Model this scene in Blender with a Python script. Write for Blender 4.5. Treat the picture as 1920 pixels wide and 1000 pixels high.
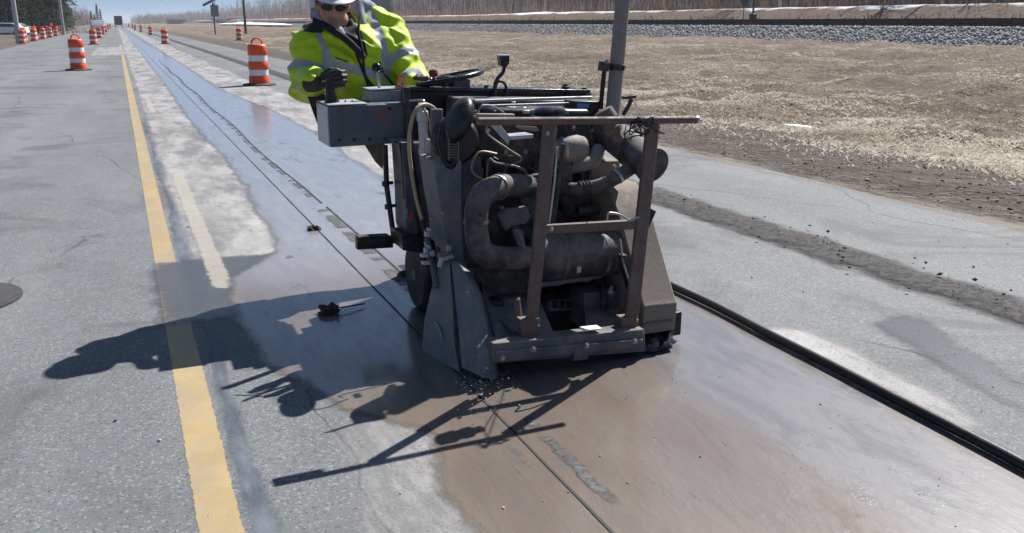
import bpy, math, random
import numpy as np
from mathutils import Vector, Matrix, noise as mnoise

# ------------------------------------------------------------------ scene, camera, sky, sun, exposure
for o in list(bpy.data.objects): bpy.data.objects.remove(o)
SC = bpy.context.scene
COL = SC.collection
R = math.radians
CAM_H, YAW, PITCH, FPX = 1.5, R(23.3), R(15.4), 1663.0
cam_d = bpy.data.cameras.new('camera'); cam = bpy.data.objects.new('camera', cam_d); COL.objects.link(cam)
cam.location = (0, 0, CAM_H); cam.rotation_euler = (math.pi/2 - PITCH, 0, -YAW)
cam_d.sensor_width = 36; cam_d.lens = 36*FPX/1920; cam_d.clip_start = .05; cam_d.clip_end = 6000
SC.camera = cam
SUN_AZ, SUN_EL = R(60.0), R(45.5)          # azimuth clockwise from +Y (the road's direction)
world = bpy.data.worlds.new('World'); SC.world = world; world.use_nodes = True
wt = world.node_tree; wt.nodes.clear()
sky = wt.nodes.new('ShaderNodeTexSky'); sky.sky_type = 'NISHITA'; sky.sun_disc = False
sky.sun_elevation = SUN_EL; sky.sun_rotation = SUN_AZ; sky.altitude = 300; sky.air_density = 1.0; sky.dust_density = 0.5; sky.ozone_density = 2.0
bg = wt.nodes.new('ShaderNodeBackground'); bg.inputs['Strength'].default_value = .06
wo = wt.nodes.new('ShaderNodeOutputWorld')
tc = wt.nodes.new('ShaderNodeTexCoord'); va = wt.nodes.new('ShaderNodeVectorMath'); va.operation = 'ADD'; va.inputs[1].default_value = (0, 0, .17)   # clear cold air: no yellow horizon band
wt.links.new(tc.outputs['Generated'], va.inputs[0]); vn = wt.nodes.new('ShaderNodeVectorMath'); vn.operation = 'NORMALIZE'; wt.links.new(va.outputs[0], vn.inputs[0]); wt.links.new(vn.outputs[0], sky.inputs[0])
wt.links.new(sky.outputs[0], bg.inputs[0]); wt.links.new(bg.outputs[0], wo.inputs[0])
sun_d = bpy.data.lights.new('sun', 'SUN'); sun_d.energy = 5.0; sun_d.angle = R(.5); sun_d.color = (1, .965, .925)
sun = bpy.data.objects.new('sun', sun_d); COL.objects.link(sun); sun.location = (20, 10, 30)
sv = Vector((math.sin(SUN_AZ)*math.cos(SUN_EL), math.cos(SUN_AZ)*math.cos(SUN_EL), math.sin(SUN_EL)))
sun.rotation_euler = sv.to_track_quat('Z', 'Y').to_euler()
SC.view_settings.view_transform = 'Standard'; SC.view_settings.look = 'None'
SC.view_settings.exposure = 0.72; SC.view_settings.gamma = 1; SC.view_settings.use_curve_mapping = False
SC.render.engine = 'CYCLES'

# ------------------------------------------------------------------ measuring helpers (photo pixel at a known depth -> metres)
def ray(x, y):
    a = (x-960)/FPX; b = -(y-500)/FPX
    fw = math.cos(PITCH)+b*math.sin(PITCH); up = -math.sin(PITCH)+b*math.cos(PITCH)
    return Vector((a*math.cos(YAW)+fw*math.sin(YAW), -a*math.sin(YAW)+fw*math.cos(YAW), up))
def G(x, y, z=0.):
    r = ray(x, y); t = (z-CAM_H)/r.z; return Vector((r.x*t, r.y*t, z))
def P(x, y, Y):
    r = ray(x, y); t = Y/r.y; return Vector((r.x*t, Y, CAM_H+r.z*t))

# ------------------------------------------------------------------ mesh builder
def catmull(pts, k=6):
    pts = [Vector(p) for p in pts]
    if len(pts) < 3: return pts
    out = []
    for i in range(len(pts)-1):
        p0 = pts[max(i-1, 0)]; p1 = pts[i]; p2 = pts[i+1]; p3 = pts[min(i+2, len(pts)-1)]
        for j in range(k):
            t = j/k
            out.append(.5*((2*p1)+(p2-p0)*t+(2*p0-5*p1+4*p2-p3)*t*t+(3*p1-p0-3*p2+p3)*t**3))
    out.append(pts[-1]); return out
def frame(d):
    d = d.normalized(); a = Vector((0, 0, 1)) if abs(d.z) < .9 else Vector((1, 0, 0))
    u = d.cross(a).normalized(); return u, d.cross(u).normalized()
ROLL = R(2.4)                                   # the saw stands rolled this much on the crowned road
class MB:
    def __init__(s): s.v = []; s.f = []
    def add(s, vs, fs):
        n = len(s.v); s.v += [Vector(v) for v in vs]; s.f += [tuple(i+n for i in f) for f in fs]; return s
    def box(s, c, size, roll=0., rot=None):
        m = rot if rot else Matrix.Rotation(roll, 3, 'Y'); c = Vector(c); h = Vector(size)/2
        vs = [c+m@Vector((x*h.x, y*h.y, z*h.z)) for x in (-1, 1) for y in (-1, 1) for z in (-1, 1)]
        return s.add(vs, [(0,1,3,2),(4,6,7,5),(0,4,5,1),(2,3,7,6),(0,2,6,4),(1,5,7,3)])
    def fbox(s, x0, y0, x1, y1, Y, depth, roll=None):
        xm, ym = (x0+x1)/2, (y0+y1)/2; c = P(xm, ym, Y)
        w = (P(x1, ym, Y)-P(x0, ym, Y)).x; h = (P(xm, y0, Y)-P(xm, y1, Y)).z
        return s.box((c.x, Y+depth/2, c.z), (w, depth, h), ROLL if roll is None else roll)
    def plate(s, pts, th, away=(0, 1, 0)):
        ps = [Vector(p) for p in pts]; n = len(ps); a = Vector(away)*th
        vs = ps+[p+a for p in ps]
        return s.add(vs, [tuple(range(n)), tuple(range(2*n-1, n-1, -1))]+[(i, i+n, (i+1) % n+n, (i+1) % n) for i in range(n)])
    def tube(s, pts, r, n=10, smooth=0, cap=True, rs=None):
        if smooth: pts = catmull(pts, smooth)
        pts = [Vector(p) for p in pts]; m = len(pts); u = None; vs = []; fs = []
        for i, p in enumerate(pts):
            d = pts[min(i+1, m-1)]-pts[max(i-1, 0)]
            if d.length < 1e-9: d = Vector((0, 0, 1))
            d.normalize()
            if u is None: u, w = frame(d)
            else:
                u = (u-d*u.dot(d)).normalized(); w = d.cross(u)
            rr = (rs[min(int(i*len(rs)/m), len(rs)-1)] if rs and len(rs) != m else rs[i]) if rs else r
            for k in range(n):
                a = 2*math.pi*k/n; vs.append(p+u*rr*math.cos(a)+w*rr*math.sin(a))
        for i in range(m-1):
            for k in range(n): fs.append((i*n+k, i*n+(k+1) % n, (i+1)*n+(k+1) % n, (i+1)*n+k))
        if cap: fs += [tuple(range(n-1, -1, -1)), tuple((m-1)*n+k for k in range(n))]
        return s.add(vs, fs)
    def lathe(s, c, axis, prof, n=20):          # prof: (distance along axis, radius)
        c = Vector(c); d = Vector(axis).normalized(); u, w = frame(d); vs = []; fs = []
        for (t, r) in prof:
            for k in range(n):
                a = 2*math.pi*k/n; vs.append(c+d*t+u*r*math.cos(a)+w*r*math.sin(a))
        m = len(prof)
        for i in range(m-1):
            for k in range(n): fs.append((i*n+k, i*n+(k+1) % n, (i+1)*n+(k+1) % n, (i+1)*n+k))
        fs += [tuple(range(n-1, -1, -1)), tuple((m-1)*n+k for k in range(n))]
        return s.add(vs, fs)
    def ball(s, c, rad, nu=16, nv=10, rot=None):
        c = Vector(c); rx, ry, rz = (rad, rad, rad) if isinstance(rad, (int, float)) else rad
        vs = []; fs = []
        for j in range(1, nv):
            b = math.pi*j/nv
            for k in range(nu):
                a = 2*math.pi*k/nu; p = Vector((rx*math.sin(b)*math.cos(a), ry*math.sin(b)*math.sin(a), rz*math.cos(b)))
                vs.append(c+(rot@p if rot else p))
        top = len(vs); p = Vector((0, 0, rz)); vs += [c+(rot@p if rot else p), c-(rot@p if rot else p)]
        for j in range(nv-2):
            for k in range(nu): fs.append((j*nu+k, (j+1)*nu+k, (j+1)*nu+(k+1) % nu, j*nu+(k+1) % nu))
        for k in range(nu):
            fs.append((top, k, (k+1) % nu)); fs.append((top+1, (nv-2)*nu+(k+1) % nu, (nv-2)*nu+k))
        return s.add(vs, fs)
    def capsule(s, a, b, ra, rb, n=14):         # closed tapered limb with round ends
        a = Vector(a); b = Vector(b); L = (b-a).length; pr = []
        for j in range(5): t = j/5*math.pi/2; pr.append((-ra*math.cos(t), max(ra*math.sin(t), 1e-4)))
        pr.append((0, ra)); pr.append((L, rb))
        for j in range(1, 6): t = j/5*math.pi/2; pr.append((L+rb*math.sin(t), max(rb*math.cos(t), 1e-4)))
        return s.lathe(a, b-a, pr, n)
    def build(s, name, mat, parent=None, bevel=0., smooth=True, ang=38):
        off = parent_world(parent) if parent else Vector((0, 0, 0))
        me = bpy.data.meshes.new(name); me.from_pydata([v-off for v in s.v], [], s.f); me.update()
        if smooth:
            me.shade_smooth(); me.set_sharp_from_angle(angle=R(ang))
        me.materials.append(MAT[mat] if isinstance(mat, str) else mat)
        o = bpy.data.objects.new(name, me); COL.objects.link(o)
        if parent: o.parent = parent
        if bevel:
            b = o.modifiers.new('bevel', 'BEVEL'); b.width = bevel; b.segments = 2; b.limit_method = 'ANGLE'; b.angle_limit = R(40); b.harden_normals = False
        return o
def parent_world(p):
    v = Vector((0, 0, 0))
    while p is not None: v += p.location; p = p.parent
    return v
def tag(o, label=None, cat=None, group=None, kind=None):
    if label: o['label'] = label
    if cat: o['category'] = cat
    if group: o['group'] = group
    if kind: o['kind'] = kind
    return o
def empty(name, loc):
    o = bpy.data.objects.new(name, None); COL.objects.link(o); o.location = loc; o.empty_display_size = .1; return o
def copy_tree(o, loc=None, rz=None, sc=None, parent=None):
    c = o.copy(); COL.objects.link(c); c.parent = parent
    if loc is not None: c.location = loc
    if rz is not None: c.rotation_euler.z = rz
    if sc is not None: c.scale = (sc, sc, sc)
    for ch in KIDS.get(o.name, list(o.children)): copy_tree(ch, parent=c)
    return c
KIDS = {}
def np_mesh(name, V, F, mat, attrs=None, smooth=False):
    """V (n,3), F (m,3 or 4) numpy -> object"""
    me = bpy.data.meshes.new(name); k = F.shape[1]
    me.vertices.add(len(V)); me.vertices.foreach_set('co', np.asarray(V, np.float32).ravel())
    me.loops.add(F.size); me.loops.foreach_set('vertex_index', np.asarray(F, np.int32).ravel())
    me.polygons.add(len(F)); me.polygons.foreach_set('loop_start', np.arange(0, F.size, k, dtype=np.int32))
    me.update(calc_edges=True)
    for an, av in (attrs or {}).items():
        a = me.attributes.new(an, 'FLOAT', 'POINT'); a.data.foreach_set('value', np.asarray(av, np.float32))
    if smooth: me.shade_smooth()
    me.materials.append(MAT[mat]); me.validate()
    o = bpy.data.objects.new(name, me); COL.objects.link(o); return o

# ------------------------------------------------------------------ procedural materials
MAT = {}
class NT:
    def __init__(s, name):
        m = bpy.data.materials.new(name); m.use_nodes = True; s.m = m; s.t = m.node_tree; s.t.nodes.clear()
        s.out = s.t.nodes.new('ShaderNodeOutputMaterial'); MAT[name] = m
        s.pos = s.n('ShaderNodeNewGeometry').outputs['Position']
        s.obj = s.n('ShaderNodeTexCoord').outputs['Object']
    def n(s, typ, **kw):
        x = s.t.nodes.new(typ)
        for k, v in kw.items():
            if k.startswith('_'): setattr(x, k[1:], v)
            else: s.set(x.inputs[k.replace('__', ' ')], v)
        return x
    def set(s, sock, v):
        if isinstance(v, bpy.types.NodeSocket): s.t.links.new(v, sock)
        elif isinstance(v, (tuple, list)) and len(v) == 3 and sock.type == 'RGBA': sock.default_value = (*v, 1)
        else: sock.default_value = v
    def noise(s, scale, detail=4, rough=.6, vec=None, stretch=None, dist=0.):
        vec = vec or s.pos
        if stretch: vec = s.vmul(vec, stretch)
        return s.n('ShaderNodeTexNoise', Vector=vec, Scale=scale, Detail=detail, Roughness=rough, Distortion=dist).outputs['Fac']
    def voro(s, scale, vec=None, out='Distance', feature='F1'):
        return s.n('ShaderNodeTexVoronoi', _feature=feature, Vector=vec or s.pos, Scale=scale).outputs[out]
    def vmul(s, a, b):
        x = s.t.nodes.new('ShaderNodeVectorMath'); x.operation = 'MULTIPLY'; s.set(x.inputs[0], a); s.set(x.inputs[1], b); return x.outputs[0]
    def math(s, op, a, b=0., c=0.):
        x = s.t.nodes.new('ShaderNodeMath'); x.operation = op
        s.set(x.inputs[0], a); s.set(x.inputs[1], b)
        if op in ('MULTIPLY_ADD',): s.set(x.inputs[2], c)
        return x.outputs[0]
    def ramp(s, f, lo, hi, a=0., b=1.):
        x = s.t.nodes.new('ShaderNodeMapRange'); x.interpolation_type = 'SMOOTHSTEP'
        for i, v in enumerate((f, lo, hi, a, b)): s.set(x.inputs[i], v)
        return x.outputs[0]
    def mix(s, f, a, b):
        x = s.t.nodes.new('ShaderNodeMix'); x.data_type = 'RGBA'; s.set(x.inputs[0], f); s.set(x.inputs[6], a); s.set(x.inputs[7], b); return x.outputs[2]
    def xyz(s, v=None):
        return s.n('ShaderNodeSeparateXYZ', Vector=v or s.pos).outputs
    def attr(s, name): return s.n('ShaderNodeAttribute', _attribute_name=name).outputs['Fac']
    def bump(s, h, strength=.5, dist=.01, normal=None):
        x = s.n('ShaderNodeBump', Strength=strength, Distance=dist, Height=h)
        if normal: s.set(x.inputs['Normal'], normal)
        return x.outputs[0]
    def bsdf(s, col, rough=.6, metal=0., normal=None, spec=.5, **kw):
        b = s.n('ShaderNodeBsdfPrincipled'); s.set(b.inputs['Base Color'], col); s.set(b.inputs['Roughness'], rough); s.set(b.inputs['Metallic'], metal)
        s.set(b.inputs['Specular IOR Level'], spec)
        if normal: s.set(b.inputs['Normal'], normal)
        for k, v in kw.items(): s.set(b.inputs[k.replace('__', ' ')], v)
        return b.outputs[0]
    def fin(s, sh, alpha=None):
        if alpha is not None:
            mx = s.t.nodes.new('ShaderNodeMixShader'); s.set(mx.inputs[0], alpha)
            s.t.links.new(s.n('ShaderNodeBsdfTransparent').outputs[0], mx.inputs[1]); s.t.links.new(sh, mx.inputs[2]); sh = mx.outputs[0]
        s.t.links.new(sh, s.out.inputs['Surface']); return s.m
def grimy(name, col, dirt=(.20, .175, .15), amt=.5, rough=.55, metal=0., scale=9., coarse=.3, bump=.25, spec=.4):
    """painted or bare metal under patchy dried slurry, more of it on faces that look up"""
    n = NT(name); d = n.noise(scale, 6, .65, n.obj); d2 = n.noise(scale*6, 3, .7, n.obj)
    up = n.xyz(n.n('ShaderNodeNewGeometry').outputs['Normal'])[2]
    f = n.math('ADD', n.math('MULTIPLY_ADD', d, 2.3, -1.15), n.math('MULTIPLY_ADD', d2, .5, -.25))
    f = n.ramp(n.math('ADD', f, n.math('MULTIPLY_ADD', up, .18, amt)), .15, .95)
    streak = n.noise(5, 4, .7, n.obj, (9, 9, .8))
    c = n.mix(n.ramp(streak, .5, .75, 0, .45), col, tuple(x*.45 for x in col))
    c = n.mix(f, c, dirt)
    spl = n.math('MULTIPLY', n.ramp(n.noise(70, 2, .6, n.obj), .66, .72, 0, .7), n.ramp(n.noise(7, 3, .6, n.obj), .45, .62))
    c = n.mix(n.math('MULTIPLY', n.ramp(n.noise(4.5, 6, .75, n.obj, (1, 1, .5)), .58, .70, 0, .75), n.ramp(d2, .35, .6)), c, (.13, .062, .035))
    c = n.mix(spl, c, tuple(min(1, x*2.0) for x in dirt))
    n.fin(n.bsdf(c, n.ramp(f, 0, 1, rough, .9), n.math('MULTIPLY', metal, n.math('SUBTRACT', 1., f)) if metal else 0., n.bump(n.math('ADD', d2, d), bump, .004), spec))
def plain(name, col, rough=.5, metal=0., var=.15, scale=12, bump=0., spec=.5, **kw):
    n = NT(name); d = n.noise(scale, 4, .6, n.obj)
    c = n.mix(n.ramp(d, .3, .7), tuple(x*(1-var) for x in col), tuple(min(1, x*(1+var)) for x in col))
    n.fin(n.bsdf(c, rough, metal, n.bump(n.noise(scale*5, 3, .6, n.obj), bump, .003) if bump else None, spec, **kw))

# road
n = NT('asphalt'); sp = n.voro(115, out='Color'); sx = n.xyz(sp)[0]; fine = n.noise(160, 3, .7); big = n.noise(.9, 5, .6, stretch=(1, .22, 1)); mid = n.noise(7, 5, .65)
c = n.mix(n.ramp(big, .3, .7), (.120, .132, .138), (.182, .195, .20))
c = n.mix(n.ramp(mid, .35, .7, 0, .5), c, (.143, .15, .15))
c = n.mix(n.ramp(sx, .8, .97, 0, .65), c, (.30, .297, .29)); c = n.mix(n.ramp(sx, .18, .03, 0, .6), c, (.06, .06, .062))
trk = n.noise(.55, 3, .5, stretch=(1.6, .02, 1)); c = n.mix(n.ramp(trk, .45, .75, 0, .4), c, (.23, .23, .228)); st = n.noise(.55, 7, .72, dist=.8); c = n.mix(n.ramp(st, .5, .64, 0, .7), c, (.085, .086, .088)); st2 = n.noise(1.7, 6, .75, dist=.5); c = n.mix(n.ramp(st2, .56, .72, 0, .4), c, (.27, .265, .255))
ce = n.n('ShaderNodeTexVoronoi', _feature='DISTANCE_TO_EDGE', Vector=n.vmul(n.pos, (.30, .10, 1)), Scale=1.); n.set(ce.inputs['Vector'], n.n('ShaderNodeVectorMath', _operation='ADD').outputs[0]); va_ = ce.inputs['Vector'].links[0].from_node; n.set(va_.inputs[0], n.vmul(n.pos, (.30, .085, 0))); n.set(va_.inputs[1], n.vmul(n.n('ShaderNodeTexNoise', Vector=n.pos, Scale=1.3, Detail=5.).outputs['Color'], (.10, .05, 0)))
c = n.mix(n.math('MULTIPLY', n.ramp(ce.outputs['Distance'], .0005, .0028, .8, 0), n.ramp(n.noise(.35, 2), .42, .55)), c, (.05, .05, .05))
crack = n.ramp(n.voro(.42, n.vmul(n.n('ShaderNodeVectorMath', _operation='ADD').outputs[0], (1, 1, 1)), 'Distance', 'DISTANCE_TO_EDGE'), 0, .006) if False else None
n.fin(n.bsdf(c, .78, 0, n.bump(n.math('ADD', n.math('MULTIPLY', sx, .6), n.math('ADD', fine, n.math('MULTIPLY', mid, .5))), .55, .006), .35))
# chipped yellow paint
n = NT('yellow_paint'); w = n.noise(30, 5, .7); w2 = n.noise(4, 4, .6); e = n.attr('edge')
a = n.ramp(n.math('ADD', n.math('MULTIPLY', e, 60.), n.math('MULTIPLY_ADD', n.noise(14, 6, .75), 2.2, -1.2)), .0, .25)
chip = n.ramp(n.math('ADD', w, n.math('MULTIPLY', w2, .35)), .36, .42)
c = n.mix(n.ramp(w2, .3, .7), (.36, .255, .11), (.42, .31, .16)); c = n.mix(n.ramp(n.noise(90, 3, .7), .5, .8, 0, .35), c, (.3, .24, .15)); c = n.mix(n.ramp(n.noise(2.2, 5, .7, stretch=(1, .6, 1)), .38, .66, 0, .75), c, (.29, .25, .19))
n.fin(n.bsdf(c, .6, 0, n.bump(n.noise(140, 3, .7), .4, .004), .4), n.math('MULTIPLY', a, chip))
n = NT('ghost_paint'); a = n.ramp(n.math('ADD', n.math('MULTIPLY', n.attr('edge'), 40.), n.math('MULTIPLY_ADD', n.noise(18, 5, .75), 3., -1.7)), 0, .8, 0, .55)
n.fin(n.bsdf(n.mix(n.ramp(n.noise(9), .35, .65), (.50, .44, .34), (.50, .48, .44)), .75), a)
# films on the road: dried slurry, wet slurry, tar seam, worn joint
def film(name, shader, soft=.06, amp=.12, nscale=5., top=1., nst=None, hole=None):
    n, sh = shader; e = n.attr('edge')
    nz = n.math('ADD', n.math('MULTIPLY_ADD', n.noise(nscale, 5, .65, stretch=nst), amp*2, -amp), n.math('MULTIPLY_ADD', n.noise(nscale*7, 4, .7), amp*.5, -amp*.25))
    a = n.ramp(n.math('ADD', e, nz), .0, soft, 0, top)
    if hole is not None: a = n.math('MULTIPLY', a, hole)
    n.fin(sh, a)
n = NT('dried_slurry'); v = n.noise(3, 6, .65, stretch=(1, .35, 1)); c = n.mix(n.ramp(v, .3, .7), (.27, .26, .255), (.44, .43, .42))
c = n.mix(n.ramp(n.noise(120, 3, .7), .55, .75, 0, .4), c, (.16, .155, .15))
film('dried_slurry', (n, n.bsdf(c, .8, 0, n.bump(n.noise(110, 3, .7), .4, .004), .3)), .10, .14, 3.2, .92, (1, .15, 1), n.math('MULTIPLY', n.ramp(n.noise(1.9, 6, .7, stretch=(1, .3, 1)), .34, .56, .25, 1), n.ramp(n.math('ADD', n.noise(95, 3, .75), n.math('MULTIPLY', n.noise(9, 4, .7), .5)), .50, .80, .5, 1)))
n = NT('wet_slurry'); v = n.noise(1.5, 5, .6, stretch=(1, .5, 1)); v2 = n.noise(6, 5, .65, stretch=(1.5, .35, 1), dist=.6); e = n.attr('edge')
c = n.mix(n.ramp(v, .3, .7), (.135, .105, .084), (.18, .146, .12)); c = n.mix(n.ramp(v2, .4, .7, 0, .7), c, (.105, .090, .08))
gx = n.math('ADD', n.xyz()[0], n.math('MULTIPLY_ADD', v, .5, -.25)); c = n.mix(n.ramp(gx, 1.95, 2.15, 0, .75), c, n.mix(v2, (.12, .118, .122), (.185, .182, .186)))  # greyer slurry towards the hose, with sky reflection painted into its colour
far = n.ramp(n.math('ADD', n.xyz()[1], n.math('MULTIPLY_ADD', v, 1.2, -.6)), 4.4, 6.2); c = n.mix(n.math('MULTIPLY', far, .9), c, n.mix(v2, (.22, .215, .225), (.34, .33, .335)))  # milky slurry behind the saw; its pale lavender also paints in sky reflection
c = n.mix(n.ramp(n.math('ADD', e, n.math('MULTIPLY_ADD', v2, .12, -.06)), .02, .16, .7, 0), c, (.20, .165, .125))
gr = n.ramp(n.math('ADD', n.noise(3.1, 5, .7, stretch=(1, .4, 1)), n.math('MULTIPLY', n.noise(60, 3, .7), .12)), .67, .74)
c = n.mix(gr, c, (.10, .10, .10))
rip = n.math('ADD', n.math('MULTIPLY', n.noise(7, 4, .6, stretch=(2.2, .8, 1), dist=1.), 1.), n.math('MULTIPLY', n.noise(55, 3, .6), .12))
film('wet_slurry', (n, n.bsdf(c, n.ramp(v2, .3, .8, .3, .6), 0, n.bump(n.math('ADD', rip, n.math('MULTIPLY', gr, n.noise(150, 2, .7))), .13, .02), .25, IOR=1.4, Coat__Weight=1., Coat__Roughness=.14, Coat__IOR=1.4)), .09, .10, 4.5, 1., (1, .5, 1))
n = NT('tar_seam'); v = n.noise(6, 5, .65, stretch=(1, .3, 1)); c = n.mix(n.ramp(v, .35, .65), (.085, .10, .125), (.21, .235, .265))
film('tar_seam', (n, n.bsdf(c, .5, 0, n.bump(n.noise(60, 4, .7), .4, .005))), .05, .05, 9., .75, (1, .4, 1))
n = NT('worn_joint'); sx = n.xyz(n.voro(70, out='Color'))[0]; c = n.mix(sx, (.04, .04, .042), (.125, .124, .122))
film('worn_joint', (n, n.bsdf(c, .8, 0, n.bump(sx, .8, .01))), .02, .05, 16., 1., (1, .5, 1), n.ramp(n.noise(2.3, 4, .6, stretch=(.3, 1, 1)), .46, .56))
plain('cut_dark', (.012, .012, .013), .7)
n = NT('dirt_windrow'); sx = n.xyz(n.voro(34, out='Color'))[0]; c = n.mix(sx, (.05, .047, .045), (.115, .109, .104))
film('dirt_windrow', (n, n.bsdf(c, .95, 0, n.bump(n.math('ADD', sx, n.noise(30, 4, .7)), .8, .02), .2)), .2, .2, 5., .97, (1, .5, 1))
n = NT('tan_silt'); c = n.mix(n.noise(8, 5, .7), (.25, .20, .15), (.38, .32, .26)); film('tan_silt', (n, n.bsdf(c, .95, 0, None, .2)), .15, .22, 5., .6, (1, .4, 1), n.ramp(n.noise(2., 5, .7, stretch=(1, .4, 1)), .35, .6, .15, 1))
n = NT('wet_stain'); v = n.noise(5, 5, .6, stretch=(1, .5, 1)); film('wet_stain', (n, n.bsdf(n.mix(v, (.07, .072, .075), (.12, .12, .12)), .25, 0, n.bump(n.noise(95, 3, .7), .3, .004))), .12, .12, 4., .8)
# terrain
n = NT('terrain'); x, y, z = n.xyz(); wob = n.math('MULTIPLY_ADD', n.noise(.35, 5, .6), 3., -1.5)
xx = n.math('ADD', x, wob); a = n.noise(1.2, 6, .7); b = n.noise(9, 5, .7); g = n.noise(.12, 5, .6)
dirt = n.mix(n.ramp(a, .3, .7), (.115, .095, .078), (.20, .172, .148)); dirt = n.mix(n.ramp(n.xyz(n.voro(16, out='Color'))[0], .75, .95, 0, .7), dirt, (.26, .24, .22))
straw = n.mix(n.ramp(b, .3, .7), (.19, .155, .115), (.38, .325, .25)); straw = n.mix(n.ramp(g, .4, .62, 0, .85), straw, n.mix(b, (.16, .115, .085), (.25, .19, .15)))
straw = n.mix(n.ramp(n.noise(.5, 5, .7), .54, .66, 0, .75), straw, (.20, .195, .155)); straw = n.mix(n.ramp(n.noise(2.2, 5, .7, stretch=(.6, 1, 1)), .53, .66, 0, .8), straw, (.10, .08, .06)); straw = n.mix(n.ramp(n.noise(.33, 7, .75, stretch=(.5, 1, 1)), .46, .62, 0, .75), straw, n.mix(b, (.11, .085, .065), (.21, .165, .13)))
c = n.mix(n.ramp(xx, 8.0, 11.5), dirt, straw)
lf = n.ramp(x, -6.2, -5.9, 1, 0); c = n.mix(lf, c, n.mix(a, (.15, .125, .10), (.26, .23, .19)))
bed = n.ramp(xx, 50, 54); c = n.mix(bed, c, n.mix(b, (.12, .075, .06), (.22, .165, .12)))
snow = n.math('MULTIPLY', n.ramp(n.math('ADD', z, n.math('MULTIPLY_ADD', n.noise(.25, 6, .65), 1.6, -.8)), 2.85, 3.1), n.ramp(x, 60, 62))
c = n.mix(snow, c, (.82, .83, .86))
n.fin(n.bsdf(c, .95, 0, n.bump(n.math('ADD', n.math('MULTIPLY', a, 2.2), b), 1., .22), .15))
n = NT('dry_grass'); r = n.attr('rnd'); c = n.mix(r, (.21, .17, .125), (.68, .62, .52)); ad = n.t.nodes.new('ShaderNodeMixShader'); ad.inputs[0].default_value = .5; n.t.links.new(n.bsdf(c, .85, 0, None, .2), ad.inputs[1]); n.t.links.new(n.n('ShaderNodeBsdfTranslucent', Color=c).outputs[0], ad.inputs[2]); n.fin(ad.outputs[0])
n = NT('stone'); r = n.attr('rnd'); c = n.mix(r, (.13, .135, .14), (.50, .50, .50)); n.fin(n.bsdf(c, .9, 0, None, .25))
n = NT('gravel'); r = n.attr('rnd'); c = n.mix(r, (.08, .068, .058), (.30, .26, .225)); n.fin(n.bsdf(c, .9, 0, None, .25))
n = NT('clod'); r = n.attr('rnd'); c = n.mix(r, (.055, .05, .046), (.20, .18, .16)); n.fin(n.bsdf(c, .95, 0, None, .2))
n = NT('ballast_bed'); c = n.mix(n.xyz(n.voro(9, out='Color'))[0], (.07, .072, .075), (.27, .27, .27)); n.fin(n.bsdf(c, .9, 0, n.bump(n.voro(9), 1., .08), .2))
plain('clod_mud', (.05, .043, .037), .9, 0, .5, 40, .6)
grimy('guard_metal', (.12, .13, .155), (.235, .21, .185), .5, .45, 0, 7, bump=.5)
plain('rail_steel', (.045, .035, .03), .5, .5, .3); plain('tie_wood', (.05, .04, .034), .9, 0, .4, 3)
plain('snow', (.84, .85, .88), .7, 0, .04, 1)
n = NT('bark'); r = n.n('ShaderNodeObjectInfo').outputs['Random']; b = n.noise(3, 4, .7, stretch=(2, 2, .5)); c = n.mix(r, (.10, .085, .08), (.24, .21, .20)); n.fin(n.bsdf(n.mix(n.ramp(b, .3, .7, 0, .6), c, (.07, .06, .058)), .9, 0, None, .2))
n = NT('birch_bark'); b = n.noise(2, 4, .7, stretch=(1, 1, 4)); n.fin(n.bsdf(n.mix(n.ramp(b, .5, .66), (.52, .50, .47), (.14, .12, .11)), .8, 0, None, .2))
n = NT('twigs'); r = n.attr('rnd'); n.fin(n.bsdf(n.mix(r, (.10, .078, .075), (.24, .20, .195)), .9, 0, None, .2))
n = NT('red_brush'); r = n.attr('rnd'); n.fin(n.bsdf(n.mix(r, (.13, .07, .05), (.30, .20, .13)), .9, 0, None, .2))
n = NT('needles'); r = n.attr('rnd'); n.fin(n.bsdf(n.mix(r, (.012, .022, .014), (.035, .055, .030)), .85, 0, None, .2))
# things
grimy('drum_orange', (.72, .085, .02), (.34, .13, .09), -.02, .45, 0, 6); grimy('drum_white', (.70, .71, .74), (.36, .34, .32), .02, .4, 0, 7); grimy('rubber', (.022, .022, .023), (.13, .12, .11), .25, .75)
grimy('hose_rubber', (.013, .013, .015), (.11, .10, .09), .0, .42, 0, 5)
grimy('saw_gray', (.075, .085, .105), (.20, .178, .157), .5, .5); grimy('saw_blue_gray', (.12, .135, .165), (.24, .218, .195), .44, .45)
grimy('saw_tan', (.20, .165, .135), (.25, .21, .175), .55, .6); grimy('rusty_frame', (.125, .082, .068), (.18, .152, .134), .36, .55, 0, 14)
grimy('engine_dark', (.03, .031, .035), (.165, .147, .131), .36, .55, 0, 11); grimy('black_paint', (.014, .015, .018), (.115, .105, .096), .22, .38, 0, 8)
grimy('black_gloss', (.010, .011, .014), (.09, .085, .08), .02, .22, 0, 8); grimy('duct_rubber', (.035, .035, .04), (.185, .165, .146), .5, .6, 0, 7)
grimy('steel', (.42, .42, .43), (.22, .20, .18), .15, .35, .8, 10); grimy('exhaust_steel', (.24, .21, .195), (.30, .26, .235), .5, .5, .3, 8); grimy('aluminium', (.48, .50, .53), (.26, .25, .24), .12, .42, .35, 9)
grimy('console_gray', (.12, .13, .15), (.19, .18, .168), .28, .42, 0, 6); grimy('console_light', (.34, .37, .40), (.26, .25, .24), .15, .45, 0, 7)
plain('hydraulic_hose', (.36, .27, .16), .5, 0, .25, 10); plain('orange_paint', (.62, .17, .04), .5); plain('red_smudge', (.42, .09, .07), .6); plain('white_paint', (.78, .78, .76), .5)
plain('plastic_red', (.16, .02, .02), .4); plain('label_blue', (.10, .22, .50), .4)
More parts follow.
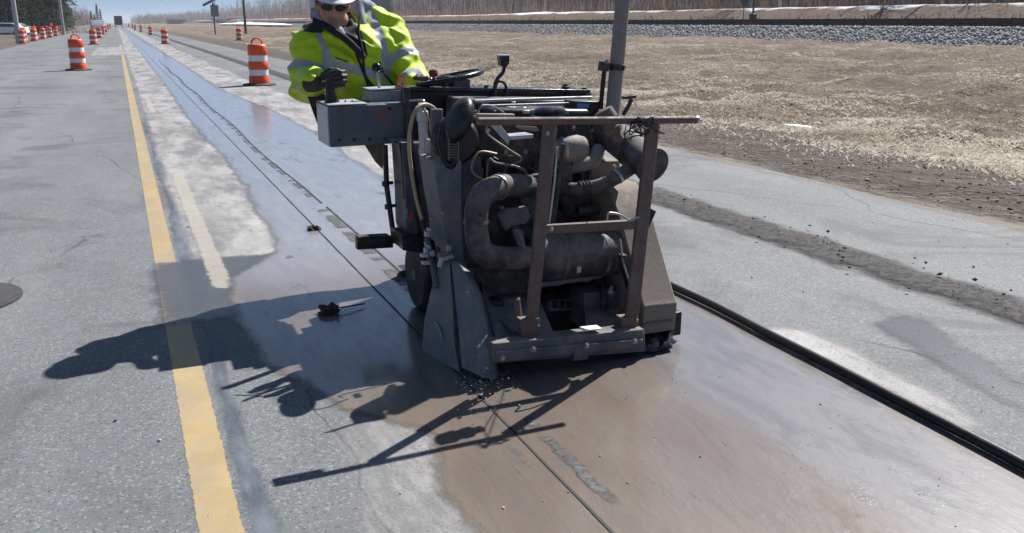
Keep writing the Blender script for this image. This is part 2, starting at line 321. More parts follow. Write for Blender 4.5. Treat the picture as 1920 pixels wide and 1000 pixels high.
grimy('wet_flap', (.018, .02, .024), (.10, .09, .08), -.1, .08, 0, 6, bump=.6)
n = NT('iron'); n.fin(n.bsdf(n.mix(n.noise(14, 4, .7), (.045, .042, .04), (.12, .115, .11)), .6, .4, n.bump(n.noise(60), .4, .004)))
n = NT('hivis'); st = n.attr('stripe'); dk = n.attr('dark'); b = n.noise(20, 4, .6, n.obj)
c = n.mix(n.ramp(b, .3, .7), (.42, .60, .010), (.52, .68, .016)); c = n.mix(n.ramp(st, -.0015, .0015, 1, 0), c, (.34, .36, .40)); c = n.mix(n.ramp(dk, -.001, .001, 1, 0), c, (.012, .013, .018))
n.fin(n.bsdf(c, n.ramp(st, -.001, .001, .4, .6), 0, n.bump(n.noise(160, 3, .6, n.obj), .15, .002), .3, Sheen__Weight=.2))
n = NT('skin'); b = n.noise(25, 4, .6, n.obj); bd = n.attr('beard'); c = n.mix(n.ramp(b, .3, .7), (.46, .23, .165), (.55, .29, .21)); c = n.mix(n.ramp(bd, -.02, .008, .55, 0), c, (.20, .16, .145)); n.fin(n.bsdf(c, .5, 0, None, .4, Subsurface__Weight=.05))
plain('hat_white', (.74, .76, .80), .32, 0, .03, 6); plain('hood_gray', (.26, .29, .34), .95, 0, .15, 40, .4); plain('navy', (.010, .012, .02), .9, 0, .2, 30, .3); plain('glove_black', (.016, .015, .015), .6, 0, .3, 30, .4); plain('glove_leather', (.14, .085, .055), .75, 0, .3, 25, .4)
plain('denim', (.03, .035, .05), .9, 0, .25, 30, .3); plain('lens_dark', (.004, .004, .005), .06); plain('boot', (.05, .035, .025), .7)
plain('pole_gray', (.36, .38, .40), .5, .2, .1, 3); plain('pole_wood', (.11, .09, .075), .9, 0, .3, 3); plain('panel_black', (.02, .022, .03), .3); plain('sign_back', (.22, .23, .25), .5, .5)
plain('car_white', (.75, .76, .78), .25); plain('car_red', (.45, .03, .03), .25); plain('car_dark', (.03, .03, .035), .3); plain('car_silver', (.42, .43, .45), .25, .4); plain('glass_dark', (.015, .02, .025), .06)
plain('barn_gray', (.20, .215, .225), .7, 0, .1, 1); plain('barn_roof', (.05, .055, .06), .6); plain('house_white', (.70, .70, .69), .7); plain('truck_red', (.30, .05, .04), .5); plain('tail_red', (.55, .02, .02), .3)
n = NT('droplet'); n.fin(n.bsdf((.75, .73, .70), .1, 0, None, .6))

# ------------------------------------------------------------------ the setting
rng = np.random.default_rng(7); random.seed(7)
def smooth(a, b, x):
    t = np.clip((x-a)/(b-a), 0, 1); return t*t*(3-2*t)
def vnoise(x, y, s, seed=0):                     # cheap smooth value noise on arrays
    x = x*s+seed*17.3; y = y*s+seed*5.1; xi = np.floor(x); yi = np.floor(y); u = x-xi; v = y-yi; u = u*u*(3-2*u); v = v*v*(3-2*v)
    h = lambda a, b: (np.sin(a*127.1+b*311.7+seed*74.7)*43758.5453) % 1
    return (h(xi, yi)*(1-u)+h(xi+1, yi)*u)*(1-v)+(h(xi, yi+1)*(1-u)+h(xi+1, yi+1)*u)*v-.5
def ground_h(x, y):
    h = np.where(x > 0, 0., 0.)-.03
    bump = vnoise(x, y, .45, 1)*.22+vnoise(x, y, 1.3, 2)*.13+vnoise(x, y, 3.1, 3)*.06
    amp = smooth(8.5, 13, x)*(1-.8*smooth(42, 46, x))
    h = h+amp*bump*1.7-.22*smooth(7, 11, x)+.5*smooth(13, 41, x)
    h = h+vnoise(x, y, 2.2, 5)*.03*smooth(6.4, 7.2, x)
    h = h+.75*smooth(43, 47, x)+2.1*smooth(62, 72, x)+.3*smooth(66, 74, x)*vnoise(x, y, .06, 4)-.25*smooth(78, 90, x)
    l = smooth(6.2, 9, -x); h = h-.06*l+l*vnoise(x, y, .5, 6)*.08+.5*smooth(20, 60, -x)
    return h
xs = np.concatenate([-np.geomspace(6.5, 900, 45)[::-1], [-6, -3, 0, 3, 6.0], np.arange(6.3, 26, .22), np.arange(26, 80, .8), np.geomspace(80.5, 2500, 40)])
ys = np.concatenate([[-300, -60, -20, -8], np.arange(-2, 40, .3), np.geomspace(40.4, 4000, 130)])
XX, YY = np.meshgrid(xs, ys, indexing='ij'); ZZ = ground_h(XX, YY); nx, ny = XX.shape
ii = np.arange(nx*ny).reshape(nx, ny); quads = lambda ii: np.stack([ii[:-1, :-1], ii[1:, :-1], ii[1:, 1:], ii[:-1, 1:]], -1).reshape(-1, 4)
tag(np_mesh('terrain', np.stack([XX, YY, ZZ], -1).reshape(-1, 3), quads(ii), 'terrain', smooth=True), kind='structure')
# carriageway: one sheet from shoulder to shoulder with a ragged edge
ys = np.concatenate([[-30, -10], np.arange(-2, 40, .25), np.geomspace(40.3, 3000, 80)])
def strip(name, mat, ys, L, Rr, z, ncol=2, kind='structure', zf=None):
    """long thin sheet following the road; 'edge' holds the distance to its own rim in metres"""
    ys = np.asarray(ys, float); L = np.broadcast_to(np.asarray(L, float), ys.shape); Rr = np.broadcast_to(np.asarray(Rr, float), ys.shape)
    t = np.linspace(0, 1, ncol); X = L[:, None]+(Rr-L)[:, None]*t[None]; Y = np.broadcast_to(ys[:, None], X.shape)
    Z = np.full(X.shape, z) if zf is None else z+zf(X, Y)
    e = np.minimum(X-L[:, None], Rr[:, None]-X); e = np.minimum(e, np.minimum(Y-ys[0], ys[-1]-Y))
    ii = np.arange(X.size).reshape(X.shape)[:, ::-1]
    F = quads(ii)
    o = np_mesh(name, np.stack([X, Y, Z], -1).reshape(-1, 3), F, mat, {'edge': e.ravel()}, True)
    if kind: tag(o, kind=kind)
    return o
strip('road', 'asphalt', ys, -6.1+vnoise(ys*0, ys, .8, 8)*.15, 6.15+vnoise(ys*0, ys, .9, 9)*.12, 0., 2)
# pavement edge: silt washed along it, then the gravel shoulder of the terrain
yy = np.concatenate([np.arange(-1, 30, .3), np.geomspace(30.3, 400, 50)])
strip('shoulder_silt', 'tan_silt', yy, 5.95, 6.35, 0.0025, 9)
# paint
yl = np.concatenate([np.arange(.5, 12, .1), np.geomspace(12.1, 70, 60)])
strip('yellow_line', 'yellow_paint', yl, .065, .20, 0.0015, 5)
strip('old_yellow_line', 'ghost_paint', np.arange(5.2, 9.8, .1), .345, .485, 0.0036, 5)
strip('old_yellow_line', 'ghost_paint', np.arange(16.5, 20, .15), .36, .49, 0.0036, 5)
strip('tar_seam', 'tar_seam', np.concatenate([np.arange(.6, 16, .15)]), .215+.02*np.sin(np.arange(.6, 16, .15)*1.7), .325+.02*np.sin(np.arange(.6, 16, .15)*1.3), 0.0021, 9)
# dried slurry on both sides of the wet strip
yd = np.concatenate([np.arange(5.6, 30, .25), np.geomspace(30.3, 300, 60)])
strip('dried_slurry', 'dried_slurry', yd, .24+.05*vnoise(yd*0, yd, .3, 3), 1.1, 0.0027, 15)
yd2 = np.concatenate([np.arange(5.5, 30, .25), np.geomspace(30.3, 260, 60)])
strip('dried_slurry', 'dried_slurry', yd2, 2.05, 3.15+.5*vnoise(yd2*0, yd2, .25, 5), 0.0027, 15)
yd3 = np.arange(2.1, 3.5, .1); strip('dried_slurry', 'dried_slurry', yd3, 2.6, np.interp(yd3, [1.2, 2.2, 3, 4, 5.2], [2.9, 3.05, 3.15, 3.0, 2.9])+.3*vnoise(yd3*0, yd3, .9, 5), 0.0027, 13)
yd4 = np.arange(1.0, 3.3, .1); strip('dried_slurry', 'dried_slurry', yd4, np.interp(yd4, [1, 2.2, 3.3], [.42, .46, .6]), 1.0, 0.0025, 13); tag(strip('dried_slurry', 'dried_slurry', np.arange(47, 62, .4), -1.3, 1.2, 0.0025, 15), kind='structure')
# the wet slurry
yw = np.concatenate([np.arange(1.0, 30, .1), np.geomspace(30.2, 300, 90)])
Lw = np.interp(yw, [1, 2.2, 2.6, 2.95, 3.3, 3.9, 4.6, 5.4, 5.95, 6.9, 8.6, 10.5, 14.7, 26, 87, 300], [.98, .80, .78, .86, .62, .42, .36, .42, .80, .84, .90, .94, .86, .92, 1.0, 1.1])+.05*vnoise(yw*0, yw, 1.6, 1)+.03*vnoise(yw*0, yw, 5, 2)
Rw = np.interp(yw, [1, 1.8, 2.7, 4.1, 5.2, 8, 10.8, 17, 22.5, 41, 75, 300], [2.85, 2.78, 2.78, 2.82, 2.7, 2.3, 2.42, 2.40, 2.05, 2.15, 1.85, 1.5])+.10*vnoise(yw*0, yw, 1.1, 7)*smooth(4.5, 6, yw)
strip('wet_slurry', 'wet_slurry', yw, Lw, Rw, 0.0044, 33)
strip('wet_stain', 'wet_stain', np.arange(4.6, 6.1, .1), .0, .95, 0.0031, 13)
ws = np.arange(.9, 3.4, .1); strip('wet_stain', 'wet_stain', ws, 3.15+(ws-2.4)*.25, 3.45+(ws-2.4)*.4, 0.0036, 9)
# the old joint beside the new cut, and the cut itself
yj = np.concatenate([np.arange(1.4, 3.0, .05)]); strip('worn_joint', 'worn_joint', yj, 1.285, 1.345, 0.0061, 7)
yj = np.arange(4.5, 7.3, .06); strip('worn_joint', 'worn_joint', yj, 1.36, 1.46, 0.0061, 7)
yj = np.arange(7.5, 34, .12); strip('worn_joint', 'worn_joint', yj, 1.37+.02*np.sin(yj), 1.44+.02*np.sin(yj), 0.0061, 7)
def wob(y, s): return .004*vnoise(y*0, y, 7, s)
ycut = np.arange(1.0, 70, .07)
strip('saw_cut', 'cut_dark', ycut, 1.222-.0045+wob(ycut, 1), 1.222+.0045+wob(ycut, 2), 0.0071, 2)
yj2 = np.concatenate([np.arange(4.4, 7.4, .06)]); strip('joint_lip', 'cut_dark', yj2, 1.455+wob(yj2, 3), 1.470+wob(yj2, 4)*2, 0.0071, 2)
yj2 = np.arange(7.5, 40, .1); strip('joint_lip', 'cut_dark', yj2, 1.43+.02*np.sin(yj2)+wob(yj2, 3), 1.447+.02*np.sin(yj2)+wob(yj2, 4)*2, 0.0071, 2)
# dark dirt windrow along the right lane: a low ridge
ydw = np.concatenate([np.arange(1.5, 20, .1), np.geomspace(20.1, 160, 80)])
strip('dirt_windrow', 'dirt_windrow', ydw, 4.0, 4.56, 0.0034, 17, 'stuff', lambda X, Y: np.clip(1-np.abs(X-4.28)/.3, 0, 1)*(.008+.018*(vnoise(X, Y, 9, 2)+.5)))

# small stones, clods and ballast: one mesh of many low-poly stones each
OCT_V = np.array([[1, 0, 0], [-1, 0, 0], [0, 1, 0], [0, -1, 0], [0, 0, 1], [0, 0, -1.]]); OCT_F = np.array([[0, 2, 4], [2, 1, 4], [1, 3, 4], [3, 0, 4], [2, 0, 5], [1, 2, 5], [3, 1, 5], [0, 3, 5]])
def stones(name, mat, pts, size, flat=.6):
    m = len(pts); V = OCT_V[None]*rng.uniform(.55, 1.25, (m, 6, 1)); a = rng.uniform(0, 6.28, m); tl = rng.uniform(-.6, .6, m)
    ca, sa = np.cos(a)[:, None], np.sin(a)[:, None]; x, y, z = V[..., 0], V[..., 1], V[..., 2]*flat
    z, y = z*np.cos(tl)[:, None]+y*np.sin(tl)[:, None], y*np.cos(tl)[:, None]-z*np.sin(tl)[:, None]
    V = np.stack([x*ca-y*sa, x*sa+y*ca, z], -1)*np.asarray(size)[:, None, None]+pts[:, None, :]
    F = (OCT_F[None]+6*np.arange(m)[:, None, None]).reshape(-1, 3)
    return tag(np_mesh(name, V.reshape(-1, 3), F, mat, {'rnd': np.repeat(rng.random(m), 6)}), kind='stuff')
def scat(m, x0, x1, y0, y1, py=1.): return rng.uniform(x0, x1, m), y0+(y1-y0)*rng.random(m)**py
x, y = scat(900, 3.9, 4.65, 1.8, 22, 1.6); k = np.exp(-((x-4.28)/.2)**2) > rng.random(len(x)); x, y = x[k], y[k]
o = stones('dirt_clods', 'clod', np.stack([x, y, .03+.01*rng.random(len(x))], -1), np.minimum(rng.gamma(1.2, .0045, len(x))+.003, .02))
x, y = scat(5200, 6.2, 10.5, 3, 30, 1.4); s = np.minimum(rng.gamma(1.3, .006, len(x))+.004, .03)
o = stones('shoulder_gravel', 'gravel', np.stack([x, y, ground_h(x, y)+.004], -1), s)
x1, y1 = scat(700, 2.9, 6.1, 1.6, 14, 1.5); x2, y2 = scat(110, .85, 2.6, 1.3, 3.2); x3, y3 = scat(420, -3.2, 1.0, 1.6, 8); x4, y4 = scat(130, .9, 2.3, 5, 12)
x = np.concatenate([x1, x2, x3, x4]); y = np.concatenate([y1, y2, y3, y4]); s = rng.gamma(1.1, .0016, len(x))+.0015
o = stones('loose_grit', 'stone', np.stack([x, y, .0055+0*x], -1), s)
pts = np.array([G(*p) for p in ((622, 588), (612, 592), (586, 432), (591, 433), (582, 430), (770, 515), (762, 518), (300, 125), (335, 140), (320, 160), (352, 200))][:7]); pts[:, 2] = .025
mc = MB(); random.seed(9)
for p_, r_ in zip(pts, (.042, .028, .035, .028, .02, .04, .03, .06, .05, .04, .05)):
    k0 = len(mc.v); mc.ball((p_[0], p_[1], r_*.35), (r_*random.uniform(.9, 1.5), r_, r_*.7), 14, 9)
    for i in range(k0, len(mc.v)): q_ = mc.v[i]-Vector((p_[0], p_[1], 0)); mc.v[i] = mc.v[i]+q_*(.9*mnoise.noise(mc.v[i]*55)+.4*mnoise.noise(mc.v[i]*140))
mc.tube([G(632, 588)+Vector((0, 0, .03)), G(660, 582)+Vector((0, 0, .025)), G(684, 576)+Vector((0, 0, .02))], .004, 6)
mo = mc.build('mud_clods', 'cut_dark'); mo.data.materials[0] = MAT['clod_mud']; tag(mo, kind='stuff')

# railway: ballast bank, two tracks of rails on ties, ballast stones
yr = np.concatenate([np.arange(0, 200, 4), np.geomspace(200, 3000, 40)])
prof = [(42.4, .2), (44.6, 1.16), (49.0, 1.2), (49.6, 1.42), (54.4, 1.42), (56.5, .9)]
V = np.array([[px_, y_, pz_] for y_ in yr for (px_, pz_) in prof]); ii = np.arange(len(V)).reshape(len(yr), len(prof))[:, ::-1]
tag(np_mesh('railway_ballast', V, quads(ii), 'ballast_bed'), kind='structure')
x = rng.uniform(42.2, 45.4, 15000); y = 18+150*rng.random(15000)**1.5; z = np.interp(x, [42.4, 44.6, 49], [.2, 1.16, 1.2])
stones('ballast_stones', 'stone', np.stack([x, y, z+.03], -1), rng.uniform(.05, .13, len(x)), .85)
for xc, zt, lab in ((47.0, 1.2, 'dark steel railway track nearest the grass, on grey ballast'), (52.0, 1.42, 'farther dark railway track behind the nearest track')):
    t = empty('railway_track', (xc, 0, zt)); tag(t, lab, 'track', 'parallel railway tracks')
    for s in (-.75, .75):
        m = MB(); pr = [(-.07, .15), (.07, .15), (.07, .165), (.012, .18), (.012, .28), (.037, .29), (.037, .33), (-.037, .33), (-.037, .29), (-.012, .28), (-.012, .18), (-.07, .165)]
        ya, yb = 0., 2500.; m.add([(xc+s+p[0], yv, zt+p[1]) for yv in (ya, yb) for p in pr], [tuple(range(11, -1, -1)), tuple(range(12, 24))]+[(i, (i+1) % 12, (i+1) % 12+12, i+12) for i in range(12)])
        m.build('rail', 'rail_steel', t, smooth=False)
    me = None
    for i in range(150):
        yv = 20+i*.62
        if me is None:
            tie = MB().box((xc, yv, zt+.075), (2.5, .24, .15)).build('tie', 'tie_wood', t, smooth=False); me = tie
        else:
            c = me.copy(); COL.objects.link(c); c.location = (0, i*.62, 0)
    m = MB()
    for i in range(150, 900): m.box((xc, 20+i*.62, zt+.075), (2.5, .24, .15))
    tag(m.build('tie', 'tie_wood', t, smooth=False), kind='stuff')
# dry grass: bent blades, denser and taller in the pale strip at the foot of the verge
def blades(name, x, y, h, w, rnd, mat, lean=.8):
    m = len(x); a = rng.uniform(0, 6.28, m); b = rng.uniform(0, 6.28, m); z = ground_h(x, y)-.01
    dx, dy = np.cos(a)*w, np.sin(a)*w; l = h*rng.uniform(.2, lean, m); lx, ly = np.cos(b)*l, np.sin(b)*l
    V = np.stack([np.stack([x-dx, y-dy, z], -1), np.stack([x+dx, y+dy, z], -1), np.stack([x+lx*.4+dx*.6, y+ly*.4+dy*.6, z+h*.65], -1), np.stack([x+lx, y+ly, z+h*rng.uniform(.7, 1, m)], -1)], 1)
    F = (np.array([[0, 1, 2], [0, 2, 3]])[None]+4*np.arange(m)[:, None, None]).reshape(-1, 3)
    return tag(np_mesh(name, V.reshape(-1, 3), F, mat, {'rnd': np.repeat(rnd, 4)}), kind='stuff')
def patchy(x, y, s, th, seed): return vnoise(x, y, s, seed)+.5*vnoise(x, y, s*3.1, seed+1)+.25*vnoise(x, y, s*9, seed+2) > th
m = 480000; x = 9.4+33*rng.random(m)**1.25; y = 4+95*rng.random(m)**1.3; k = patchy(x, y, .5, .02, 3)|patchy(x, y, 1.4, .18, 9); x, y = x[k], y[k]
d = np.hypot(x, y); h = rng.uniform(.02, .075, len(x)); o = blades('dry_grass', x, y, h, .0013+.00009*d, np.clip(rng.random(len(x))*.6+1.1*vnoise(x, y, .35, 5)+.6*vnoise(x, y, 1.3, 8)+.2, 0, 1), 'dry_grass', 2.6)
m = 300000; y = 5+55*rng.random(m)**1.2; x = 11.3+.6*np.sin(y*.45)+rng.normal(0, 1.3, m)+.02*y; k = patchy(x, y, 1.1, .0, 4)|(rng.random(m) < .15); x, y = x[k], y[k]
d = np.hypot(x, y); h = rng.uniform(.02, .08, len(x)); o = blades('dry_grass', x, y, h, .0012+.00009*d, np.clip(.35+.6*rng.random(len(x))+.8*vnoise(x, y, .8, 6), 0, 1), 'dry_grass', 1.7)
m = 5500; x = rng.uniform(56, 66, m); y = 30+260*rng.random(m)**1.2; o = blades('reddish_brush', x, y, rng.uniform(.3, 1.0, m), .02+0*x, rng.random(m), 'red_brush', .35)
# old snow left along the far bank
def snow_patch(x0, x1, y0, y1, z, hh=.7):
    m = MB(); u = np.linspace(y0, y1, 40); vs = []; 
    for i, yv in enumerate(u):
        t = math.sin(math.pi*i/39)**.5
        for j in range(7):
            q = j/6; xv = x0+(x1-x0)*q+.13*(x1-x0)*mnoise.noise(Vector((yv*.05, q*3, 1)))
            vs.append((xv, yv, z+hh*t*math.sin(math.pi*q)*(1+.6*mnoise.noise(Vector((yv*.08, q*2, 5))))-.15))
    m.add(vs, [(i*7+j, i*7+j+1, (i+1)*7+j+1, (i+1)*7+j) for i in range(39) for j in range(6)])
    tag(m.build('snow_bank', 'snow'), kind='structure')
snow_patch(40, 46, 250, 420, .9); snow_patch(70, 74, 40, 110, 2.75, .4); snow_patch(71, 76, 118, 190, 2.9, .5); snow_patch(70, 76, 200, 330, 2.8, .5); snow_patch(10.55, 10.7, 11.5, 12.6, -.1, .05); snow_patch(10.8, 10.92, 16.5, 17.5, -.1, .05); snow_patch(-16, -12, 90, 104, .1)

# ------------------------------------------------------------------ trees
def grow(m, p, d, L, r, depth, rs, sides):
    n = 4; pts = [p]; q = p.copy(); dd = d.copy()
    for i in range(n):
        dd = (dd+Vector((rs.uniform(-1, 1), rs.uniform(-1, 1), rs.uniform(-.3, .6)))*.13).normalized(); q = q+dd*L/n; pts.append(q)
    m.tube(pts, r, sides, 0, False, [r*(1-.75*i/n) for i in range(n+1)])
    return pts, dd
def bare_tree(name, label, h, bark, seed, rz=0):
    rs = random.Random(seed); root = empty(name, (0, 0, 0)); t = MB(); c = MB()
    pts, dd = grow(t, Vector((0, 0, -.1)), Vector((rs.uniform(-.08, .08), rs.uniform(-.08, .08), 1)), h, h*.017, 0, rs, 6)
    def at_(u):
        f = u*(len(pts)-1); i = min(int(f), len(pts)-2); return pts[i].lerp(pts[i+1], f-i)
    for k in range(16):
        u = .22+.76*k/15; a = rs.uniform(0, 6.28); up = rs.uniform(.5, 1.3); d = Vector((math.cos(a), math.sin(a), up)).normalized()
        L = h*rs.uniform(.16, .34)*(1.15-u*.6); bp, bd = grow(c, at_(u), d, L, h*.0042, 1, rs, 3)
        for j in range(5):
            q = bp[rs.randint(1, 4)]; e = (bd+Vector((rs.uniform(-1, 1), rs.uniform(-1, 1), rs.uniform(-.2, 1)))*.8).normalized()
            tp, td = grow(c, q, e, L*rs.uniform(.3, .6), h*.0018, 2, rs, 3)
            for w in range(2):
                e2 = (td+Vector((rs.uniform(-1, 1), rs.uniform(-1, 1), rs.uniform(-.2, 1)))).normalized(); q2 = tp[rs.randint(1, 4)]
                c.tube([q2, q2+e2*L*.25], h*.001, 3, 0, False)
    t.build('trunk', bark, root); o = c.build('crown', bark, root, smooth=False)
    return root
protos = []
for i in range(6):
    b = i < 2; pt = bare_tree('birch_tree' if b else 'bare_tree', '', 13 if b else 14, 'birch_bark' if b else 'bark', 40+i)
    tag(pt, 'pale birch with white trunk in the bare woods beyond the railway' if b else 'leafless grey tree in the bare woods beyond the railway', 'tree', 'bare trees of the woods beyond the railway')
    protos.append(pt); KIDS[pt.name] = list(pt.children)
used = set()
def put(pt, x, y, rz, s):
    z = float(ground_h(np.array(x), np.array(y)))
    if pt.name in used: o = copy_tree(pt)
    else: used.add(pt.name); o = pt
    o.location = (x, y, z); o.rotation_euler.z = rz; o.scale = (s, s, s*random.uniform(.9, 1.15))
spots = []
for i in range(215):
    u = ray(random.uniform(700, 1935) if i < 150 else random.uniform(430, 760), 42); X = random.uniform(80, 112)*(1 if i % 3 else 1.25)
    spots.append((X, u.y/u.x*X))
for (px_, X) in ((800, 78), (812, 80), (1398, 74), (1404, 82), (1666, 75), (1690, 79), (1700, 76), (1780, 80), (960, 82), (1110, 84), (1120, 83), (848, 84)):
    u = ray(px_, 42); spots.append((X, u.y/u.x*X))
for i, (X, Y) in enumerate(spots): put(protos[i % 6 if i < 80 else 2+i % 4], X, Y, random.uniform(0, 6.28), random.uniform(.75, 1.15))
def sticks(name, mat, x, y, h, r, tw, lean=.1):
    m = len(x); z = ground_h(x, y)-.1; a = rng.uniform(0, 6.28, m); lx = rng.normal(0, lean, m)*h; ly = rng.normal(0, lean, m)*h
    B = [np.stack([x+r*np.cos(a+q), y+r*np.sin(a+q), z], -1) for q in (0, 2.1, 4.2)]+[np.stack([x+lx, y+ly, z+h], -1)]
    V = [np.stack(B, 1).reshape(-1, 3)]; F = [(np.array([[0, 1, 3], [1, 2, 3], [2, 0, 3]])[None]+4*np.arange(m)[:, None, None]).reshape(-1, 3)]; R_ = [np.repeat(rng.random(m), 4)]; n0 = 4*m
    for k in range(tw):
        u = rng.uniform(.2, .97, m); bx, by, bz = x+lx*u, y+ly*u, z+h*u; l = h*rng.uniform(.12, .32, m)*(1.2-u*.6); aa = rng.uniform(0, 6.28, m); e = rng.uniform(.3, 1.2, m); ex, ey, ez = bx+l*np.cos(aa)*np.cos(e), by+l*np.sin(aa)*np.cos(e), bz+l*np.sin(e)
        V.append(np.stack([np.stack([bx, by, bz-r*.5], -1), np.stack([bx, by, bz+r*.5], -1), np.stack([ex, ey, ez], -1)], 1).reshape(-1, 3)); F.append((np.arange(3)[None]+3*np.arange(m)[:, None])+n0); R_.append(np.repeat(rng.random(m), 3)); n0 += 3*m
    return np_mesh(name, np.concatenate(V), np.concatenate(F), mat, {'rnd': np.concatenate(R_)})
m = 13000; a = rng.uniform(40, 1960, m); rr = [ray(v, 42) for v in a]; sl = np.array([v.y/v.x if v.x > .03 else 99 for v in rr]); X = rng.uniform(88, 190, m); k = (sl < 16); X, Y = X[k], (sl*X)[k]
tag(sticks('bare_woodland', 'twigs', X, Y, rng.uniform(8, 17, len(X)), .06+.0002*np.hypot(X, Y), 14, .06), 'mass of bare grey woodland filling the skyline beyond the railway', 'woodland', kind='stuff')
m = 6000; X = rng.uniform(80, 96, m); Y = rng.uniform(20, 520, m); tag(sticks('red_brushwood', 'red_brush', X, Y, rng.uniform(1, 3, m), .03+.00012*np.hypot(X, Y), 6, .15), 'reddish leafless brushwood along the edge of the far woods', 'brushwood', kind='stuff')
m = 2600; X = rng.uniform(20, 200, m); Y = rng.uniform(900, 1500, m); tag(sticks('distant_woodland', 'twigs', X, Y, rng.uniform(6, 11, m), .25+0*X, 14, .05), 'distant low tree line right of the road at the horizon', 'woodland', kind='stuff')
m = 2200; X = rng.uniform(-90, -14, m); Y = rng.uniform(420, 900, m); tag(sticks('distant_woodland', 'twigs', X, Y, rng.uniform(4, 11, m), .14+0*X, 14, .05), 'distant bare trees left of the road at the horizon', 'woodland', kind='stuff')
def conifer(seed, h=16):
    rs = np.random.default_rng(seed); root = empty('pine_tree', (0, 0, 0)); MB().tube([(0, 0, -.2), (0, 0, h*.5), (0, 0, h)], .2, 7, 0, True, [.22, .14, .03]).build('trunk', 'bark', root)
    m = 5200; u = rs.random(m)**.8; z = h*(.06+.94*u); rad = (1-u)**.8*h*.21*(.75+.35*np.sin(u*60)); a = rs.uniform(0, 6.28, m); q = np.sqrt(rs.random(m)); x, y = rad*q*np.cos(a), rad*q*np.sin(a); z = z-q*rad*.35
    l = rs.uniform(.25, .6, m); b = a+rs.normal(0, .6, m); dx, dy, dz = l*np.cos(b), l*np.sin(b), -l*rs.uniform(-.1, .6, m); w = .10
    V = np.stack([np.stack([x-w*np.sin(b), y+w*np.cos(b), z], -1), np.stack([x+w*np.sin(b), y-w*np.cos(b), z+rs.uniform(-.1, .1, m)], -1), np.stack([x+dx, y+dy, z+dz], -1)], 1).reshape(-1, 3)
    o = np_mesh('crown', V, np.arange(3*m).reshape(-1, 3), 'needles', {'rnd': np.repeat(rs.random(m), 3)}); o.parent = root; KIDS[root.name] = list(root.children)
    tag(root, 'dark evergreen in the pine wood left of the road', 'tree', 'evergreens left of the road'); return root
pines = [conifer(s) for s in (1, 2, 3)]
for i in range(62):
    f = i/61; px_ = random.uniform(-30, 126) if i > 8 else random.uniform(90, 150); u = ray(px_, 42); Y = random.uniform(135, 300) if px_ < 110 else random.uniform(240, 420)
    put(pines[i % 3], u.x/u.y*Y, Y, random.uniform(0, 6.28), random.uniform(.8, 1.25) if px_ < 118 else random.uniform(.35, .55))
tag(bpy.data.objects[pines[0].name], None)
for px_, Y, s in ((184, 330, .42), (190, 345, .33), (178, 350, .3), (172, 300, .28)):
    u = ray(px_, 42); put(pines[0], u.x/u.y*Y, Y, 1., s)

# ------------------------------------------------------------------ drums
def drum():
    root = empty('traffic_drum', (0, 0, 0)); S = 1.13/1.06
    rings = [(.04, .255), (.20, .25), (.215, .236), (.36, .232), (.375, .247), (.52, .24), (.535, .228), (.68, .224), (.695, .238), (.88, .228), (.915, .205), (.925, .16)]
    body = [(z*S, r*.98) for z, r in rings]
    m = MB(); m.lathe((0, 0, 0), (0, 0, 1), body, 28); m.build('body', 'drum_orange', root, ang=50)
    for z0, z1 in ((.225, .355), (.545, .675)):
        rr = .240 if z0 < .4 else .231
        MB().lathe((0, 0, 0), (0, 0, 1), [(z0*S, rr*.98-.006), (z0*S, rr*.98-.001), (z1*S, rr*.98-.004), (z1*S, rr*.98-.012)], 28).build('reflective_band', 'drum_white', root)
    MB().tube([(-.13, 0, .90*S), (-.12, 0, .99*S), (-.05, 0, 1.045*S), (.05, 0, 1.045*S), (.12, 0, .99*S), (.13, 0, .90*S)], .022, 8, 4).build('handle', 'drum_orange', root)
    MB().lathe((0, 0, 0), (0, 0, 1), [(.0, .40), (.03, .40), (.045, .37), (.055, .265)], 28).build('rubber_base', 'rubber', root)
    return root
D0 = drum(); KIDS[D0.name] = list(D0.children); first = [True]
def put_drum(x, y, rz, label, group, s=1., z=0.):
    o = D0 if first[0] else copy_tree(D0); first[0] = False
    o.location = (x, y, z); o.rotation_euler.z = rz; tag(o, label, 'drum', group)
g1 = 'traffic drums along the work zone'
def gd(px_, py_, *a):
    p = G(px_, py_); put_drum(p.x, p.y, *a)
gd(487, 160, .25, 'nearest orange and white traffic drum, on the wet lane just left of the worker', g1)
gd(148, 132, .5, 'orange and white drum left of the yellow line, nearest of the left row', g1)
gd(176, 84, .3, 'second drum of the left row, behind the nearest left drum', g1)
gd(310, 83, .3, 'second drum of the right row, beyond the nearest right drum', g1)
gd(283, 66, .3, 'third drum of the right row, small and far', g1)
gd(449, 76, .3, 'lone drum standing on the dry verge by the wooden utility pole', g1)
for px_, py_ in ((187, 72), (194, 65), (199, 60), (203, 56), (207, 53)): gd(px_, py_, .2, 'one of the tiny far drums in the left row beyond the second', 'tiny far drums of the left row')
for px_, py_ in ((265, 60), (254, 57), (249, 53), (242, 51)): gd(px_, py_, .2, 'one of the tiny far drums in the right row beyond the third', 'tiny far drums of the right row')
for i in range(9):
    put_drum(-6.45-.3*(i % 2), 76+i*5.2, i*.7, 'one of the drums stored close together beside the left light poles', 'drums stored beside the light poles', z=-.05)
for i in range(7):
    put_drum(-9.2-.5*(i % 3), 104+i*7, i*.7, 'one of the drums stored in the second row back by the left woods', 'drums stored in the back row', z=-.05)

